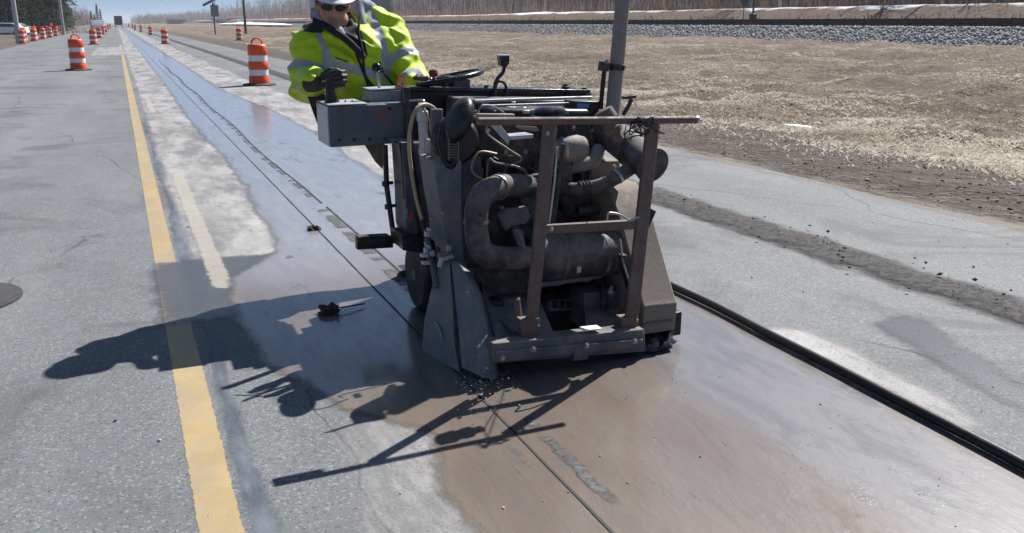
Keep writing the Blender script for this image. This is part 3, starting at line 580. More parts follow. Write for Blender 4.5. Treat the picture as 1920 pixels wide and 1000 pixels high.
# ------------------------------------------------------------------ poles, signs, buildings, vehicles
def light_pole(px_, Y, X, label):
    p = Vector((X, Y, -.05)); r = empty('light_pole', p)
    MB().lathe(p, (0, 0, 1), [(0, .24), (.12, .24), (.14, .2)], 16).build('base_plate', 'pole_gray', r)
    MB().tube([p+Vector((0, 0, .1)), p+Vector((0, 0, 9.5))], .15, 14, 0, True, [.19, .11]).build('shaft', 'pole_gray', r)
    MB().tube([p+Vector((0, 0, 9.2)), p+Vector((1.2, 0, 10)), p+Vector((2.6, 0, 10.1))], .05, 8, 4).build('arm', 'pole_gray', r)
    MB().box(p+Vector((2.9, 0, 10.08)), (.7, .25, .14)).build('lamp_head', 'pole_gray', r, .02)
    tag(r, label, 'light pole', 'light poles left of the road')
light_pole(0, 79, -6.95, 'nearer grey metal light pole at the left edge beside stored drums')
u = ray(118, 50); light_pole(0, 128, u.x/u.y*128, 'farther grey metal light pole in front of the pine wood')
p = G(461, 62); r = empty('utility_pole', (p.x, p.y, -.1)); MB().tube([p+Vector((0, 0, -.2)), p+Vector((0, 0, 10))], .2, 12, 0, True, [.2, .13]).build('shaft', 'pole_wood', r)
MB().box(p+Vector((0, 0, 9.2)), (2.4, .1, .12)).build('crossarm', 'pole_wood', r)
for s in (-1, 1): MB().lathe(p+Vector((s, 0, 9.26)), (0, 0, 1), [(0, .03), (.1, .05), (.16, .02)], 8).build('insulator', 'panel_black', r)
tag(r, 'dark wooden utility pole standing on the verge by the lone drum', 'pole')
p = G(404, 65); r = empty('solar_signal_post', p); MB().tube([p, p+Vector((0, 0, 3.9))], .09, 10).build('post', 'pole_wood', r)
MB().plate([p+Vector(v) for v in ((-1.2, -.25, 3.35), (1.05, -.25, 4.5), (1.05, .6, 4.75), (-1.2, .6, 3.6))], .08, (0, 0, 1)).build('solar_panel', 'panel_black', r)
MB().box(p+Vector((.15, .05, 2.9)), (.95, .3, 1.4)).build('cabinet', 'sign_back', r, .02); MB().tube([p+Vector((0, .1, 3.3)), p+Vector((.3, .15, 3.95))], .05, 8).build('bracket', 'pole_wood', r)
tag(r, 'post with tilted dark solar panel and cabinet on the verge', 'signal post')
for px_, X, kind, lab in ((1411, 50.6, 0, 'tall dark signal mast standing between the rails and the snow'), (1393, 57, 1, 'small dark triangular sign on a post beyond the railway')):
    u = ray(px_, 42); Y = u.y/u.x*X; p = Vector((X, Y, 1.3)); r = empty('track_signal' if kind == 0 else 'track_sign', p)
    if kind == 0:
        MB().tube([p, p+Vector((0, 0, 5.5))], .09, 8).build('post', 'panel_black', r); MB().box(p+Vector((0, 0, .45)), (.5, .4, .9)).build('relay_box', 'panel_black', r, .02)
        MB().box(p+Vector((0, -.1, 2.5)), (.5, .2, .5)).build('lamp_hood', 'panel_black', r, .03)
    else:
        MB().tube([p-Vector((0, 0, .3)), p+Vector((0, 0, 2.))], .04, 8).build('post', 'panel_black', r); q = p+Vector((0, -.05, 1.9)); MB().plate([q+Vector((-.4, .2, .45)), q+Vector((.4, -.2, .45)), q+Vector((0, 0, -.35))], .03).build('plate', 'panel_black', r)
    tag(r, lab, 'signal' if kind == 0 else 'sign')
def shed(x, y, z, w, d, h, rise, label, wall, roof, doors=True):
    r = empty('shed', (x, y, z)); MB().box((x, y, z+h/2), (w, d, h)).build('wall', wall, r)
    m = MB(); e = .5; a = [(x-w/2-e, y-d/2-e, z+h), (x-w/2-e, y, z+h+rise), (x-w/2-e, y+d/2+e, z+h)]; b = [(x+w/2+e, q[1], q[2]) for q in a]
    m.plate([Vector(v) for v in a], w+2*e, (1, 0, 0)); m.build('roof', roof, r)
    for k in range(6): MB().box((x-w/2+w*(k+.5)/6, y-d/2-.04, z+h/2), (.08, .06, h-.1)).build('siding_rib', wall, r)
    if doors: MB().box((x-w*.2, y-d/2-.03, z+1.1), (1, .08, 2.2)).build('door', roof, r)
    tag(r, label, 'building'); return r
u = ray(704, 42); shed(u.x/u.y*205-2.0, 205, .9, 9, 9, 6.2, .9, 'grey sided shed with dark eaves behind the worker', 'barn_gray', 'barn_roof')
def house(px_, Y, w, h, label, wall):
    u = ray(px_, 42); return shed(u.x/u.y*Y, Y, 0, w, 6, h, 1.6, label, wall, 'barn_roof')
house(412, 520, 7, 3, 'tiny white house at the far tree line beside the solar post', 'house_white'); house(330, 700, 12, 3.4, 'tiny pale building under the far tree line right of the road', 'barn_gray'); house(440, 640, 10, 4, 'tiny dark building before the far tree line near the utility pole', 'barn_gray')
def car(x, y, rz, paint, label, kind='car', truckbed=False):
    r = empty('parked_car' if kind == 'car' else 'pickup_truck', (0, 0, 0)); L, W = (4.6, 1.8) if not truckbed else (5.4, 1.95)
    prof = [(-L/2, .35), (-L/2, .85), (-L/2+.1, .95), (-L*.36, 1.0), (-L*.26, 1.42), (L*.12, 1.46), (L*.26, 1.0), (L/2-.15, .86), (L/2, .7), (L/2, .35)] if not truckbed else [(-L/2, .45), (-L/2, 1.1), (-L*.05, 1.1), (-L*.03, 1.8), (L*.17, 1.8), (L*.27, 1.2), (L/2-.1, 1.1), (L/2, .9), (L/2, .45)]
    MB().plate([Vector((-W/2, a, b)) for a, b in prof], W, (1, 0, 0)).build('body', paint, r, .05)
    if not truckbed: g = [(-L*.345, 1.02), (-L*.25, 1.37), (L*.11, 1.40), (L*.235, 1.02)]
    else: g = [(-L*.02, 1.2), (-L*.015, 1.72), (L*.165, 1.72), (L*.245, 1.22)]
    for s in (-1, 1): MB().plate([Vector((s*(W/2+.004), a, b)) for a, b in g], .012, (s, 0, 0)).build('side_window', 'glass_dark', r)
    a0, b0 = g[0]; a1, b1 = g[1]; MB().plate([Vector((-W/2+.15, a0-.03, b0)), Vector((W/2-.15, a0-.03, b0)), Vector((W/2-.2, a1-.03, b1)), Vector((-W/2+.2, a1-.03, b1))], .02, (0, -1, 0)).build('rear_window', 'glass_dark', r)
    a0, b0 = g[3]; a1, b1 = g[2]; MB().plate([Vector((-W/2+.15, a0+.05, b0)), Vector((W/2-.15, a0+.05, b0)), Vector((W/2-.2, a1+.05, b1)), Vector((-W/2+.2, a1+.05, b1))], .02, (0, 1, 0)).build('windscreen', 'glass_dark', r)
    for sx in (-1, 1):
        for sy in (-.31, .31): MB().lathe((sx*(W/2-.1), sy*L, .33), (sx, 0, 0), [(-.1, .2), (-.1, .33), (.1, .33), (.11, .2)], 18).build('wheel', 'rubber', r)
        MB().box((sx*(W/2-.15), -L/2-.01, .85), (.2, .05, .2)).build('tail_light', 'tail_red', r); MB().box((sx*(W/2-.25), L/2+.01, .68), (.3, .05, .15)).build('headlight', 'drum_white', r)
    r.location = (x, y, -.03 if abs(x) > 6 else 0); r.rotation_euler.z = rz; tag(r, label, 'car' if not truckbed else 'pickup'); return r
u = ray(183, 42); car(u.x/u.y*150, 150, .05, 'car_white', 'white pickup truck far down the left lane behind the drums', 'pickup', True)
u = ray(8, 42); car(u.x/u.y*118, 118, 1.3, 'car_white', 'white car parked far left beside the nearer light pole')
u = ray(22, 42); car(u.x/u.y*150, 150, 1.2, 'car_silver', 'silver car parked at far left in front of the pines')
u = ray(83, 42); car(u.x/u.y*165, 165, 1.0, 'car_red', 'red car parked behind the stored drums at left')
u = ray(222, 42); X, Y = u.x/u.y*330, 330.
r = empty('box_truck', (X, Y, 0)); MB().box((X, Y, 2.2), (2.5, 6, 2.6)).build('cargo_box', 'truck_red', r, .05); MB().box((X, Y-3.03, 2.2), (2.2, .06, 2.3)).build('rear_door', 'car_dark', r); MB().box((X, Y+3.9, 1.6), (2.3, 1.8, 2.0)).build('cab', 'car_dark', r, .1); MB().box((X, Y, .75), (1, 8.4, .3)).build('frame', 'car_dark', r)
for sx in (-1, 1):
    for yy_ in (-2., 3.6): MB().lathe((X+sx*1.0, Y+yy_, .5), (1, 0, 0), [(-.15, .3), (-.15, .5), (.15, .5), (.15, .3)], 16).build('wheel', 'rubber', r)
    MB().box((X+sx*1, Y-3.1, .85), (.25, .08, .2)).build('tail_light', 'tail_red', r)
tag(r, 'dark red truck far down the road at the vanishing point', 'truck')
# manhole cover and hose
p = Vector((-1.01, 5.55, 0)); r = empty('manhole_cover', p); MB().lathe(p, (0, 0, 1), [(.0, .36), (.012, .36), (.012, .322)], 40).build('frame_ring', 'iron', r); m = MB(); m.lathe(p, (0, 0, 1), [(.0, .315), (.013, .315), (.014, .30), (.014, .001)], 40); m.build('lid', 'iron', r)
for q_ in (.10, .20): MB().lathe(p, (0, 0, 1), [(.0135, q_), (.018, q_), (.018, q_+.018), (.0135, q_+.018)], 40).build('raised_ring', 'iron', r)
tag(r, 'round iron manhole cover set in the road at the left edge', 'manhole cover')
hp = [(2.62, -.6), (2.68, 1.0), (2.72, 1.84), (2.75, 2.4), (2.765, 3.0), (2.79, 3.6), (2.80, 4.1), (2.80, 5.0), (2.74, 6.0), (2.60, 7.0), (2.45, 7.6)]
tag(MB().tube([(x_+.005*math.sin(y_*2.3)+.003*math.sin(y_*7.1), y_, .028) for x_, y_ in [tuple(v)[:2] for v in catmull([(a, b, 0) for a, b in hp], 4)]], .0215, 14, 5).build('water_hose', 'hose_rubber'), 'black rubber hose lying along the road right of the saw', 'hose')

# ------------------------------------------------------------------ the concrete saw
SAW = empty('concrete_saw', (1.80, 4.1, 0)); tag(SAW, 'dusty grey concrete saw with engine, guard frame and exhaust stack standing on the wet slurry', 'concrete saw')
def PP(Y, *pts): return [P(a, b, Y) for a, b in pts]
def part(name, mat, mb, parent=None, bevel=.004): return mb.build(name, mat, parent or SAW, bevel)
def plate(name, mat, Y, th, *pts, parent=None, bevel=.003): return part(name, mat, MB().plate(PP(Y, *pts), th), parent, bevel)
def tube(name, mat, r, *pts, parent=None, sm=0, n=12): return part(name, mat, MB().tube([P(*p) for p in pts], r, n, sm), parent, 0)
def fbox(name, mat, x0, y0, x1, y1, Y, d, parent=None, bevel=.004): return part(name, mat, MB().fbox(x0, y0, x1, y1, Y, d), parent, bevel)
def bolt(p, parent, r=.009, d=(0, -1, 0), mat='steel'): return MB().lathe(p, d, [(0, r*1.5), (.003, r*1.5), (.003, r), (.011, r), (.012, r*.7)], 6).build('bolt', mat, parent)
# chassis and bumper
ch = part('chassis', 'saw_gray', MB().box((1.86, 4.42, .26), (.70, .86, .10), ROLL).box((1.50, 4.0, .15), (.06, 1.2, .07), ROLL).box((2.10, 4.2, .12), (.06, 1.6, .07), ROLL))
bp = plate('bumper', 'saw_gray', 3.29, .09, (924, 645), (1208, 617), (1212, 660), (926, 682), bevel=.006)
part('bumper_lip', 'saw_gray', MB().plate(PP(3.275, (932, 660), (1206, 636), (1206, 652), (932, 680)), .03), bp)
for a, b in ((942, 672), (1000, 655), (1100, 648), (1190, 640)): bolt(P(a, b, 3.27), bp)
fbox('tow_eye', 'saw_gray', 1076, 652, 1104, 676, 3.27, .05, bp)
part('deck_plate', 'saw_blue_gray', MB().plate([P(930, 642, 3.38), P(1042, 632, 3.38), P(1012, 560, 3.75), P(1000, 500, 4.0), P(900, 515, 4.0)], .01, (0, .3, -1)))
part('deck_plate', 'saw_gray', MB().plate([P(1100, 622, 3.38), P(1205, 614, 3.38), P(1200, 545, 3.75), P(1092, 555, 3.75)], .01, (0, .3, -1)))
fbox('lower_bay', 'engine_dark', 930, 505, 1190, 640, 4.02, .5)
fb = fbox('fuse_box', 'console_light', 1033, 566, 1092, 582, 3.80, .05)
for i in range(4): fbox('fuse', 'black_paint', 1038+i*13, 567, 1046+i*13, 578, 3.785, .02, fb, .001)
part('fuel_filter', 'saw_gray', MB().fbox(1095, 548, 1172, 612, 3.62, .14)); vv = part('valve', 'steel', MB().lathe(P(1143, 562, 3.60), (0, -.2, 1), [(0, .012), (.02, .022), (.05, .022), (.055, .012), (.075, .01)], 10)); part('valve_handle', 'steel', MB().box(P(1143, 545, 3.6), (.03, .012, .012), .3), vv, .002)
part('card', 'white_paint', MB().box(P(1107, 617, 3.32)+Vector((0, 0, .004)), (.09, .05, .006), ROLL), bp, .001)
part('hose_stub', 'rubber', MB().tube([P(1130, 590, 3.58), P(1132, 550, 3.6), P(1128, 520, 3.7), P(1138, 500, 3.8)], .016, 10, 5), None, 0)
# engine and everything bolted to it
en = fbox('engine_block', 'engine_dark', 905, 300, 1135, 560, 4.02, .5, bevel=.02)
fbox('cylinder_head', 'engine_dark', 900, 222, 1128, 320, 3.98, .5, en, .02)
fbox('rocker_cover', 'black_paint', 925, 205, 1110, 232, 4.0, .42, en, .02)
for i in range(7): fbox('head_fin', 'engine_dark', 915+i*29, 300, 923+i*29, 345, 3.955, .06, en, .002)
for i, (a, b) in enumerate(((915, 245), (948, 285), (985, 285), (1022, 250), (935, 330), (1000, 330), (1075, 240), (1110, 245))): bolt(P(a, b, 3.97), en, .008)
tube('fuel_line', 'exhaust_steel', .006, (912, 350, 3.93), (914, 312, 3.92), (918, 298, 3.9), (930, 306, 3.88), (965, 312, 3.88), (985, 322, 3.9), (988, 345, 3.93), parent=en, sm=6, n=8)
tube('fuel_line', 'exhaust_steel', .005, (890, 215, 3.9), (905, 200, 3.88), (925, 200, 3.88), (945, 212, 3.9), parent=en, sm=6, n=8)
part('oil_cap', 'console_light', MB().lathe(P(940, 336, 3.80), (-.1, -1, .25), [(0, .022), (.03, .024), (.045, .024), (.05, .018)], 14), en, 0)
part('oil_filter', 'black_paint', MB().lathe(P(1020, 395, 3.95), (0, -1, -.1), [(0, .045), (.01, .05), (.13, .05), (.145, .04)], 18), en, 0)
part('alternator', 'engine_dark', MB().lathe(P(990, 400, 3.9), (.6, -1, 0), [(0, .06), (.02, .075), (.1, .075), (.12, .05), (.15, .02)], 20), en, 0)
pu = part('belt_pulley', 'engine_dark', MB().lathe(P(1000, 360, 3.85), (0, -1, 0), [(0, .09), (.012, .095), (.02, .075), (.03, .095), (.042, .09), (.045, .03), (.06, .028)], 26), en, 0)
tube('fan_belt', 'rubber', .008, (975, 345, 3.82), (1000, 330, 3.82), (1030, 350, 3.82), (1020, 395, 3.82), (992, 412, 3.82), parent=en, sm=5, n=6)
part('starter', 'engine_dark', MB().lathe(P(960, 440, 3.88), (1, -.2, .05), [(0, .04), (.01, .055), (.16, .055), (.17, .035), (.22, .03)], 18), en, 0)
part('manifold', 'exhaust_steel', MB().tube([P(1052, 314, 3.86), P(1080, 312, 3.84), P(1112, 302, 3.84), P(1122, 280, 3.9)], .034, 14, 5), en, 0)
it = part('intake_can', 'exhaust_steel', MB().lathe(P(1046, 284, 3.74), (1, 0, .10), [(0, .03), (.004, .048), (.03, .06), (.11, .062), (.14, .05), (.15, .03), (.152, .01)], 22), en, 0)
part('clamp', 'steel', MB().lathe(P(1052, 282, 3.74), (1, 0, .1), [(0, .056), (0, .059), (.012, .062), (.012, .058)], 22), it, 0)
tube('water_pipe', 'engine_dark', .034, (1062, 300, 3.82), (1060, 335, 3.80), (1060, 370, 3.82), (1064, 392, 3.86), parent=en, sm=4, n=14)
tube('water_pipe', 'engine_dark', .028, (1085, 398, 3.85), (1120, 392, 3.84), (1152, 380, 3.9), parent=en, sm=4, n=14)
fbox('engine_panel', 'engine_dark', 1055, 365, 1158, 425, 3.9, .1, en, .01)
dc = part('rain_cap', 'black_gloss', MB().lathe(P(1032, 217, 3.86), (.04, 0, 1), [(0, .05), (.0, .082), (.012, .089), (.024, .082), (.036, .06), (.043, .03), (.045, .004)], 28), en, 0)
part('cap_stem', 'black_paint', MB().lathe(P(1032, 250, 3.86), (0, 0, 1), [(0, .035), (.09, .035)], 16), dc, 0)
br = plate('bracket', 'aluminium', 3.62, .006, (921, 236), (937, 233), (957, 258), (953, 272), parent=en, bevel=.001)
part('bracket_flange', 'aluminium', MB().plate(PP(3.62, (954, 256), (1000, 252), (1000, 259), (955, 263)), .09), br, .001)
plate('bracket', 'saw_tan', 3.66, .006, (968, 238), (972, 236), (1006, 238), (1012, 246), (1000, 247), (976, 242), parent=en, bevel=.001)
lb = plate('bracket', 'saw_gray', 3.66, .03, (936, 404), (952, 392), (988, 388), (996, 408), (986, 420), (962, 424), (950, 434), parent=en)
tube('torn_strap', 'saw_tan', .004, (968, 430, 3.6), (978, 448, 3.58), (984, 470, 3.57), (990, 490, 3.57), parent=lb, sm=4, n=6)
plate('stay', 'saw_gray', 3.6, .02, (962, 432), (980, 432), (994, 498), (986, 500))
# ducts, tank and exhaust
du = part('air_duct', 'duct_rubber', MB().tube([P(1010, 352, 3.9), P(960, 348, 3.72), P(915, 358, 3.62), P(896, 385, 3.58), P(893, 430, 3.57), P(903, 470, 3.57), P(935, 484, 3.58), P(990, 483, 3.62)], .054, 20, 7), None, 0)
for (a, b, y) in ((893, 418, 3.575),): part('clamp', 'steel', MB().lathe(P(a, b, y), (.0, 0, 1), [(0, .055), (0, .0565), (.014, .0565), (.014, .055)], 24), du, 0)
part('clamp', 'steel', MB().lathe(P(932, 352, 3.65), (1, .9, .1), [(0, .055), (0, .058), (.012, .058), (.012, .055)], 24), du, 0)
A, B = P(1000, 484, 3.66), P(1165, 472, 3.66); L = (B-A).length
tk = part('air_cleaner', 'duct_rubber', MB().lathe(A, B-A, [(0, .05), (.002, .09), (.02, .108), (.06, .112), (L-.05, .112), (L-.015, .106), (L, .09), (L+.002, .03)], 32), None, 0)
for f in (.25, .72): part('strap', 'saw_gray', MB().lathe(A+(B-A)*f, B-A, [(0, .112), (0, .1145), (.02, .1145), (.02, .112)], 32), tk, 0)
fbox('clip', 'steel', 1082, 500, 1090, 512, 3.545, .01, tk, .001)
sh = plate('tank_shelf', 'saw_gray', 3.60, .2, (1002, 532), (1130, 516), (1130, 522), (1002, 542))
plate('shelf_gusset', 'saw_gray', 3.61, .02, (1040, 520), (1060, 517), (1056, 535), (1038, 538), parent=sh); plate('shelf_gusset', 'saw_gray', 3.61, .02, (1098, 514), (1112, 512), (1108, 528), (1096, 530), parent=sh)
plate('oil_pan', 'engine_dark', 3.72, .3, (925, 512), (1000, 505), (1005, 548), (930, 552))
A, B = P(1128, 238, 4.02), P(1224, 311, 3.56); L = (B-A).length
mf = part('muffler', 'duct_rubber', MB().lathe(A, B-A, [(0, .04), (.001, .07), (.02, .08), (L-.03, .083), (L-.01, .088), (L, .088), (L, .082), (L-.004, .02)], 32), None, 0)
part('muffler_seam', 'engine_dark', MB().lathe(A+(B-A)*.62, B-A, [(0, .082), (0, .0865), (.015, .0865), (.015, .082)], 32), mf, 0)
el = part('elbow_hose', 'duct_rubber', MB().tube([P(1188, 312, 3.66), P(1160, 330, 3.64), P(1125, 348, 3.66), P(1085, 356, 3.72), P(1050, 354, 3.8)], .034, 18, 8), None, 0)
for f in range(4): part('hose_rib', 'duct_rubber', MB().lathe(P(1108-6*f, 352+.9*f, 3.682+.006*f), (-1, .1, -.15), [(0, .034), (.003, .038), (.006, .038), (.009, .034)], 20), el, 0)
part('clamp', 'steel', MB().lathe(P(1160, 329, 3.64), (-.9, .0, -.55), [(0, .035), (0, .0385), (.014, .0385), (.014, .035)], 20), el, 0)
part('clamp_bolt', 'steel', MB().box(P(1152, 312, 3.60), (.02, .012, .012), .5), el, .002)
stp = part('exhaust_stack', 'exhaust_steel', MB().tube([P(1143, 262, 3.95), P(1147, 225, 4.0), P(1156, 130, 4.02), P(1173, -60, 4.04)], .037, 20, 6), None, 0)
part('stack_clamp', 'black_paint', MB().lathe(P(1155, 132, 4.02), (.08, 0, 1), [(0, .037), (0, .043), (.03, .043), (.03, .037)], 20).box(P(1132, 125, 4.0), (.05, .03, .045), .15), stp, .002)
tube('stack_stay', 'black_paint', .012, (1126, 205, 4.05), (1130, 160, 4.05), (1134, 122, 4.03), parent=stp, n=8)
bolt(P(1138, 116, 3.98), stp, .008, (-.8, -.3, .6)); bolt(P(1170, 127, 3.98), stp, .007, (1, -.3, .1))
pv = part('pipe_joint', 'rusty_frame', MB().lathe(P(1130, 206, 3.42), (.42, -.25, -.85), [(0, .03), (.005, .042), (.05, .046), (.055, .036), (.085, .036), (.09, .042), (.11, .042), (.115, .025), (.15, .025), (.155, .015)], 20), None, 0)
mb_ = tube('mirror_arm', 'black_paint', .011, (1168, 216, 4.1), (1178, 200, 4.1), (1184, 186, 4.1), sm=3); plate('mirror_plate', 'black_paint', 4.08, .05, (1172, 182), (1194, 178), (1194, 184), (1174, 187), parent=mb_)
# guard frame
gf = part('guard_bar', 'rusty_frame', MB().tube([P(895, 228, 3.33), P(1306, 225, 3.33)], .0165, 16), None, .002)
part('bar_end', 'steel', MB().lathe(P(1304, 225, 3.33), (1, 0, 0), [(0, .017), (.0, .0175), (.012, .0175), (.013, .012)], 16), gf, 0)
part('bar_bracket', 'exhaust_steel', MB().fbox(896, 214, 966, 222, 3.35, .03), gf)
plate('guard_upright', 'rusty_frame', 3.335, .022, (1021, 233), (1044, 233), (1005, 628), (986, 628)); plate('upright_flange', 'rusty_frame', 3.357, .025, (1040, 233), (1045, 233), (1007, 628), (1002, 628))
plate('guard_upright', 'rusty_frame', 3.335, .022, (1215, 232), (1237, 232), (1194, 614), (1173, 614)); plate('upright_flange', 'rusty_frame', 3.357, .025, (1233, 232), (1238, 232), (1196, 614), (1190, 614))
plate('guard_rail', 'rusty_frame', 3.345, .03, (1012, 424), (1199, 413), (1199, 430), (1010, 441))
tube('latch_rod', 'steel', .005, (1045, 276, 3.42), (1040, 340, 3.42), (1030, 418, 3.42), n=8); tube('latch_rod', 'black_paint', .010, (1056, 270, 3.46), (1048, 340, 3.46), (1036, 428, 3.46), n=8)
tube('hook_wire', 'steel', .005, (1138, 412, 3.34), (1140, 401, 3.32), (1150, 400, 3.32), (1165, 404, 3.32), (1182, 413, 3.33), (1198, 406, 3.33), sm=5, n=8)
plate('lever', 'black_paint', 3.42, .02, (1221, 391), (1231, 397), (1207, 450), (1196, 446)); plate('foot', 'rusty_frame', 3.33, .05, (976, 600), (1012, 597), (1014, 632), (978, 635)); plate('foot', 'rusty_frame', 3.33, .05, (1164, 596), (1196, 593), (1198, 618), (1166, 621))
tube('pin', 'rusty_frame', .016, (968, 562, 3.42), (974, 605, 3.4), n=10); plate('pin_handle', 'rusty_frame', 3.42, .02, (955, 563), (976, 559), (977, 566), (956, 570))
for (a, b) in ((1018, 250), (1026, 430), (1000, 610), (1226, 250), (1185, 600)): bolt(P(a+8, b, 3.334), SAW, .007)
random.seed(3)
wires = MB()
for k in range(7):
    c0 = P(1204, 232, 3.30); pts = [c0+Vector((random.uniform(-.06, .06), random.uniform(-.03, .03), random.uniform(-.05, .03))) for _ in range(7)]
    if k == 0: pts = [P(1188, 190, 4.0), P(1196, 208, 3.7)]+pts[:3]
    if k == 1: pts = pts[:3]+[P(1185, 240, 3.35), P(1172, 252, 3.4), P(1168, 268, 3.5)]
    if k == 2: pts = pts[:3]+[P(1232, 246, 3.3), P(1246, 251, 3.3)]
    wires.tube(pts, .003, 6, 5)
part('wire_tangle', 'black_paint', wires, None, 0)
# right fender
def prismX(name, mat, x0, x1, yz, bevel=.006, parent=None): return part(name, mat, MB().plate([Vector((x0, a, b)) for a, b in yz], x1-x0, (1, 0, 0)), parent, bevel)
fd = prismX('right_fender', 'saw_tan', 2.125, 2.31, [(3.385, .075), (3.375, .215), (3.40, .24), (3.60, .55), (3.72, .70), (3.80, .73), (4.95, .72), (4.95, .09)], .008)
plate('fender_edge', 'saw_gray', 3.37, .006, (1207, 608), (1262, 600), (1262, 604), (1207, 612), parent=fd)
prismX('outrigger', 'black_paint', 2.30, 2.37, [(3.42, .03), (3.42, .15), (3.9, .16), (3.9, .03)], .006)
prismX('side_tank', 'saw_tan', 2.13, 2.30, [(3.95, .60), (3.93, .82), (4.5, .82), (4.5, .6)], .01)
plate('inner_strut', 'black_paint', 3.5, .04, (1166, 480), (1176, 478), (1204, 585), (1192, 590)); tube('side_cable', 'exhaust_steel', .006, (1162, 448, 3.55), (1168, 490, 3.5), (1180, 530, 3.46), parent=None, sm=4, n=8)
# rear body and radiator
rb = part('rear_body', 'engine_dark', MB().box((1.97, 4.76, .62), (.68, .42, .86), ROLL), None, .02)
part('shadow_panel', 'engine_dark', MB().box((1.50, 4.38, .58), (.03, .50, .66), ROLL), None, .006)  # added panel, mostly out of view, that fills out the saw's cast shadow
rd = part('radiator', 'black_paint', MB().fbox(770, 172, 1113, 330, 4.50, .12), None, .01)
part('radiator_lip', 'black_gloss', MB().fbox(766, 166, 1115, 173, 4.47, .17), rd, .003)
tube('hood_rail', 'aluminium', .008, (890, 190, 4.2), (1000, 186, 4.2), (1108, 183, 4.2), parent=rd, n=10); tube('hood_rail', 'steel', .006, (905, 199, 4.1), (1000, 196, 4.1), (1095, 193, 4.1), parent=rd, n=10)
fbox('hood_tray', 'engine_dark', 872, 188, 1122, 240, 4.22, .26, rd, .01); tb = fbox('battery_box', 'black_paint', 1076, 190, 1124, 222, 4.05, .12, rd, .006); part('label', 'label_blue', MB().fbox(1082, 195, 1104, 203, 4.044, .003), tb, 0)
random.seed(11)
for i in range(16):
    a = random.uniform(875, 1005); b = random.uniform(188, 216); Y = 4.25-(b-188)*.013; fbox('fitting', random.choice(['aluminium', 'steel', 'engine_dark', 'black_paint']), a, b, a+random.uniform(6, 20), b+random.uniform(4, 9), Y, random.uniform(.02, .05), rd, .003)
for a, b in ((912, 168), (1060, 165), (1095, 172)): part('filler_cap', 'black_paint', MB().lathe(P(a, b+6, 4.5), (0, 0, 1), [(0, .022), (.025, .022), (.027, .015), (.04, .012)], 12), rd, 0)
# fan shroud and left pedestal
fs = part('fan_shroud', 'black_paint', MB().ball(P(860, 226, 3.92), (.055, .10, .115), 24, 16, Matrix.Rotation(.45, 3, 'Y')).lathe(P(852, 262, 3.98), (-.25, -1, 0), [(0, .06), (.0, .115), (.03, .115), (.05, .10)], 28), None, 0)
part('shroud_rim', 'steel', MB().tube([P(884, 203, 3.93), P(880, 222, 3.90), P(872, 240, 3.88), P(866, 250, 3.88)], .007, 8, 4), fs, 0)
for i in range(10): tube('grille_wire', 'exhaust_steel', .0022, (836+i*.6, 250+i*5.2, 3.895), (848, 250+i*5.0, 3.885), (862-i*.5, 256+i*4.6, 3.895), parent=fs, sm=3, n=6)
for a_ in (840, 858): tube('grille_wire', 'exhaust_steel', .002, (a_, 248, 3.893), (a_+2, 275, 3.885), (a_+1, 300, 3.893), parent=fs, sm=3, n=6)
tube('grille_ring', 'black_paint', .008, (826, 238, 3.92), (822, 265, 3.91), (828, 295, 3.90), (845, 314, 3.89), (858, 305, 3.9), parent=fs, sm=5, n=8)
pd = plate('left_pedestal', 'saw_blue_gray', 3.88, .22, (812, 302), (824, 299), (828, 308), (836, 316), (846, 319), (855, 314), (860, 304), (865, 300), (867, 430), (872, 500), (846, 492), (834, 440), (820, 360), bevel=.005)
fbox('pedestal_side', 'saw_gray', 860, 296, 905, 505, 3.98, .3, pd)
fbox('pedestal_plate', 'saw_blue_gray', 808, 205, 830, 305, 4.06, .02, pd); bolt(P(823, 271, 4.01), pd, .01); bolt(P(830, 400, 3.875), pd, .007)
# left post, cylinder, hydraulic hoses
lp = plate('left_post', 'saw_gray', 4.28, .2, (754, 268), (796, 268), (808, 470), (772, 462), (762, 430), (760, 360))
plate('post_flange', 'black_paint', 4.30, .12, (748, 270), (762, 270), (764, 372), (757, 374), (754, 330), (751, 290), parent=lp); fbox('warning_sticker', 'red_smudge', 766, 398, 775, 416, 4.276, .003, lp, 0); fbox('sticker', 'console_light', 757, 392, 764, 410, 4.276, .003, lp, 0)
plate('post_foot', 'black_paint', 4.22, .2, (752, 440), (806, 446), (820, 480), (790, 474), (756, 470), parent=lp)
plate('upright_bar', 'black_paint', 4.26, .03, (757, 164), (768, 164), (778, 300), (800, 462), (788, 462), (768, 300))
hc = part('hydraulic_cylinder', 'aluminium', MB().lathe(P(796, 290, 4.16), (-.03, 0, 1), [(0, .028), (.03, .03), (.032, .024), (.16, .024), (.165, .029), (.21, .029), (.215, .018), (.25, .018)], 18), None, 0)
part('cylinder_port', 'steel', MB().fbox(798, 262, 812, 288, 4.12, .03), hc); tube('cylinder_bracket', 'steel', .005, (768, 190, 4.16), (790, 188, 4.14), (796, 192, 4.13), (796, 206, 4.13), parent=hc, sm=4, n=8)
hh = tube('hydraulic_hose', 'hydraulic_hose', .0095, (824, 216, 4.2), (812, 202, 4.14), (795, 196, 4.1), (780, 206, 4.07), (770, 235, 4.05), (767, 275, 4.04), (772, 325, 4.02), (781, 375, 4.0), (792, 415, 3.98), sm=7)
tube('hose_sleeve', 'rubber', .012, (791, 412, 3.98), (798, 440, 3.96), (808, 470, 3.94), parent=hh, sm=3); tube('hydraulic_hose', 'hydraulic_hose', .006, (792, 200, 4.1), (799, 212, 4.08), (806, 226, 4.07), (807, 246, 4.07), sm=5, n=8)
random.seed(5)
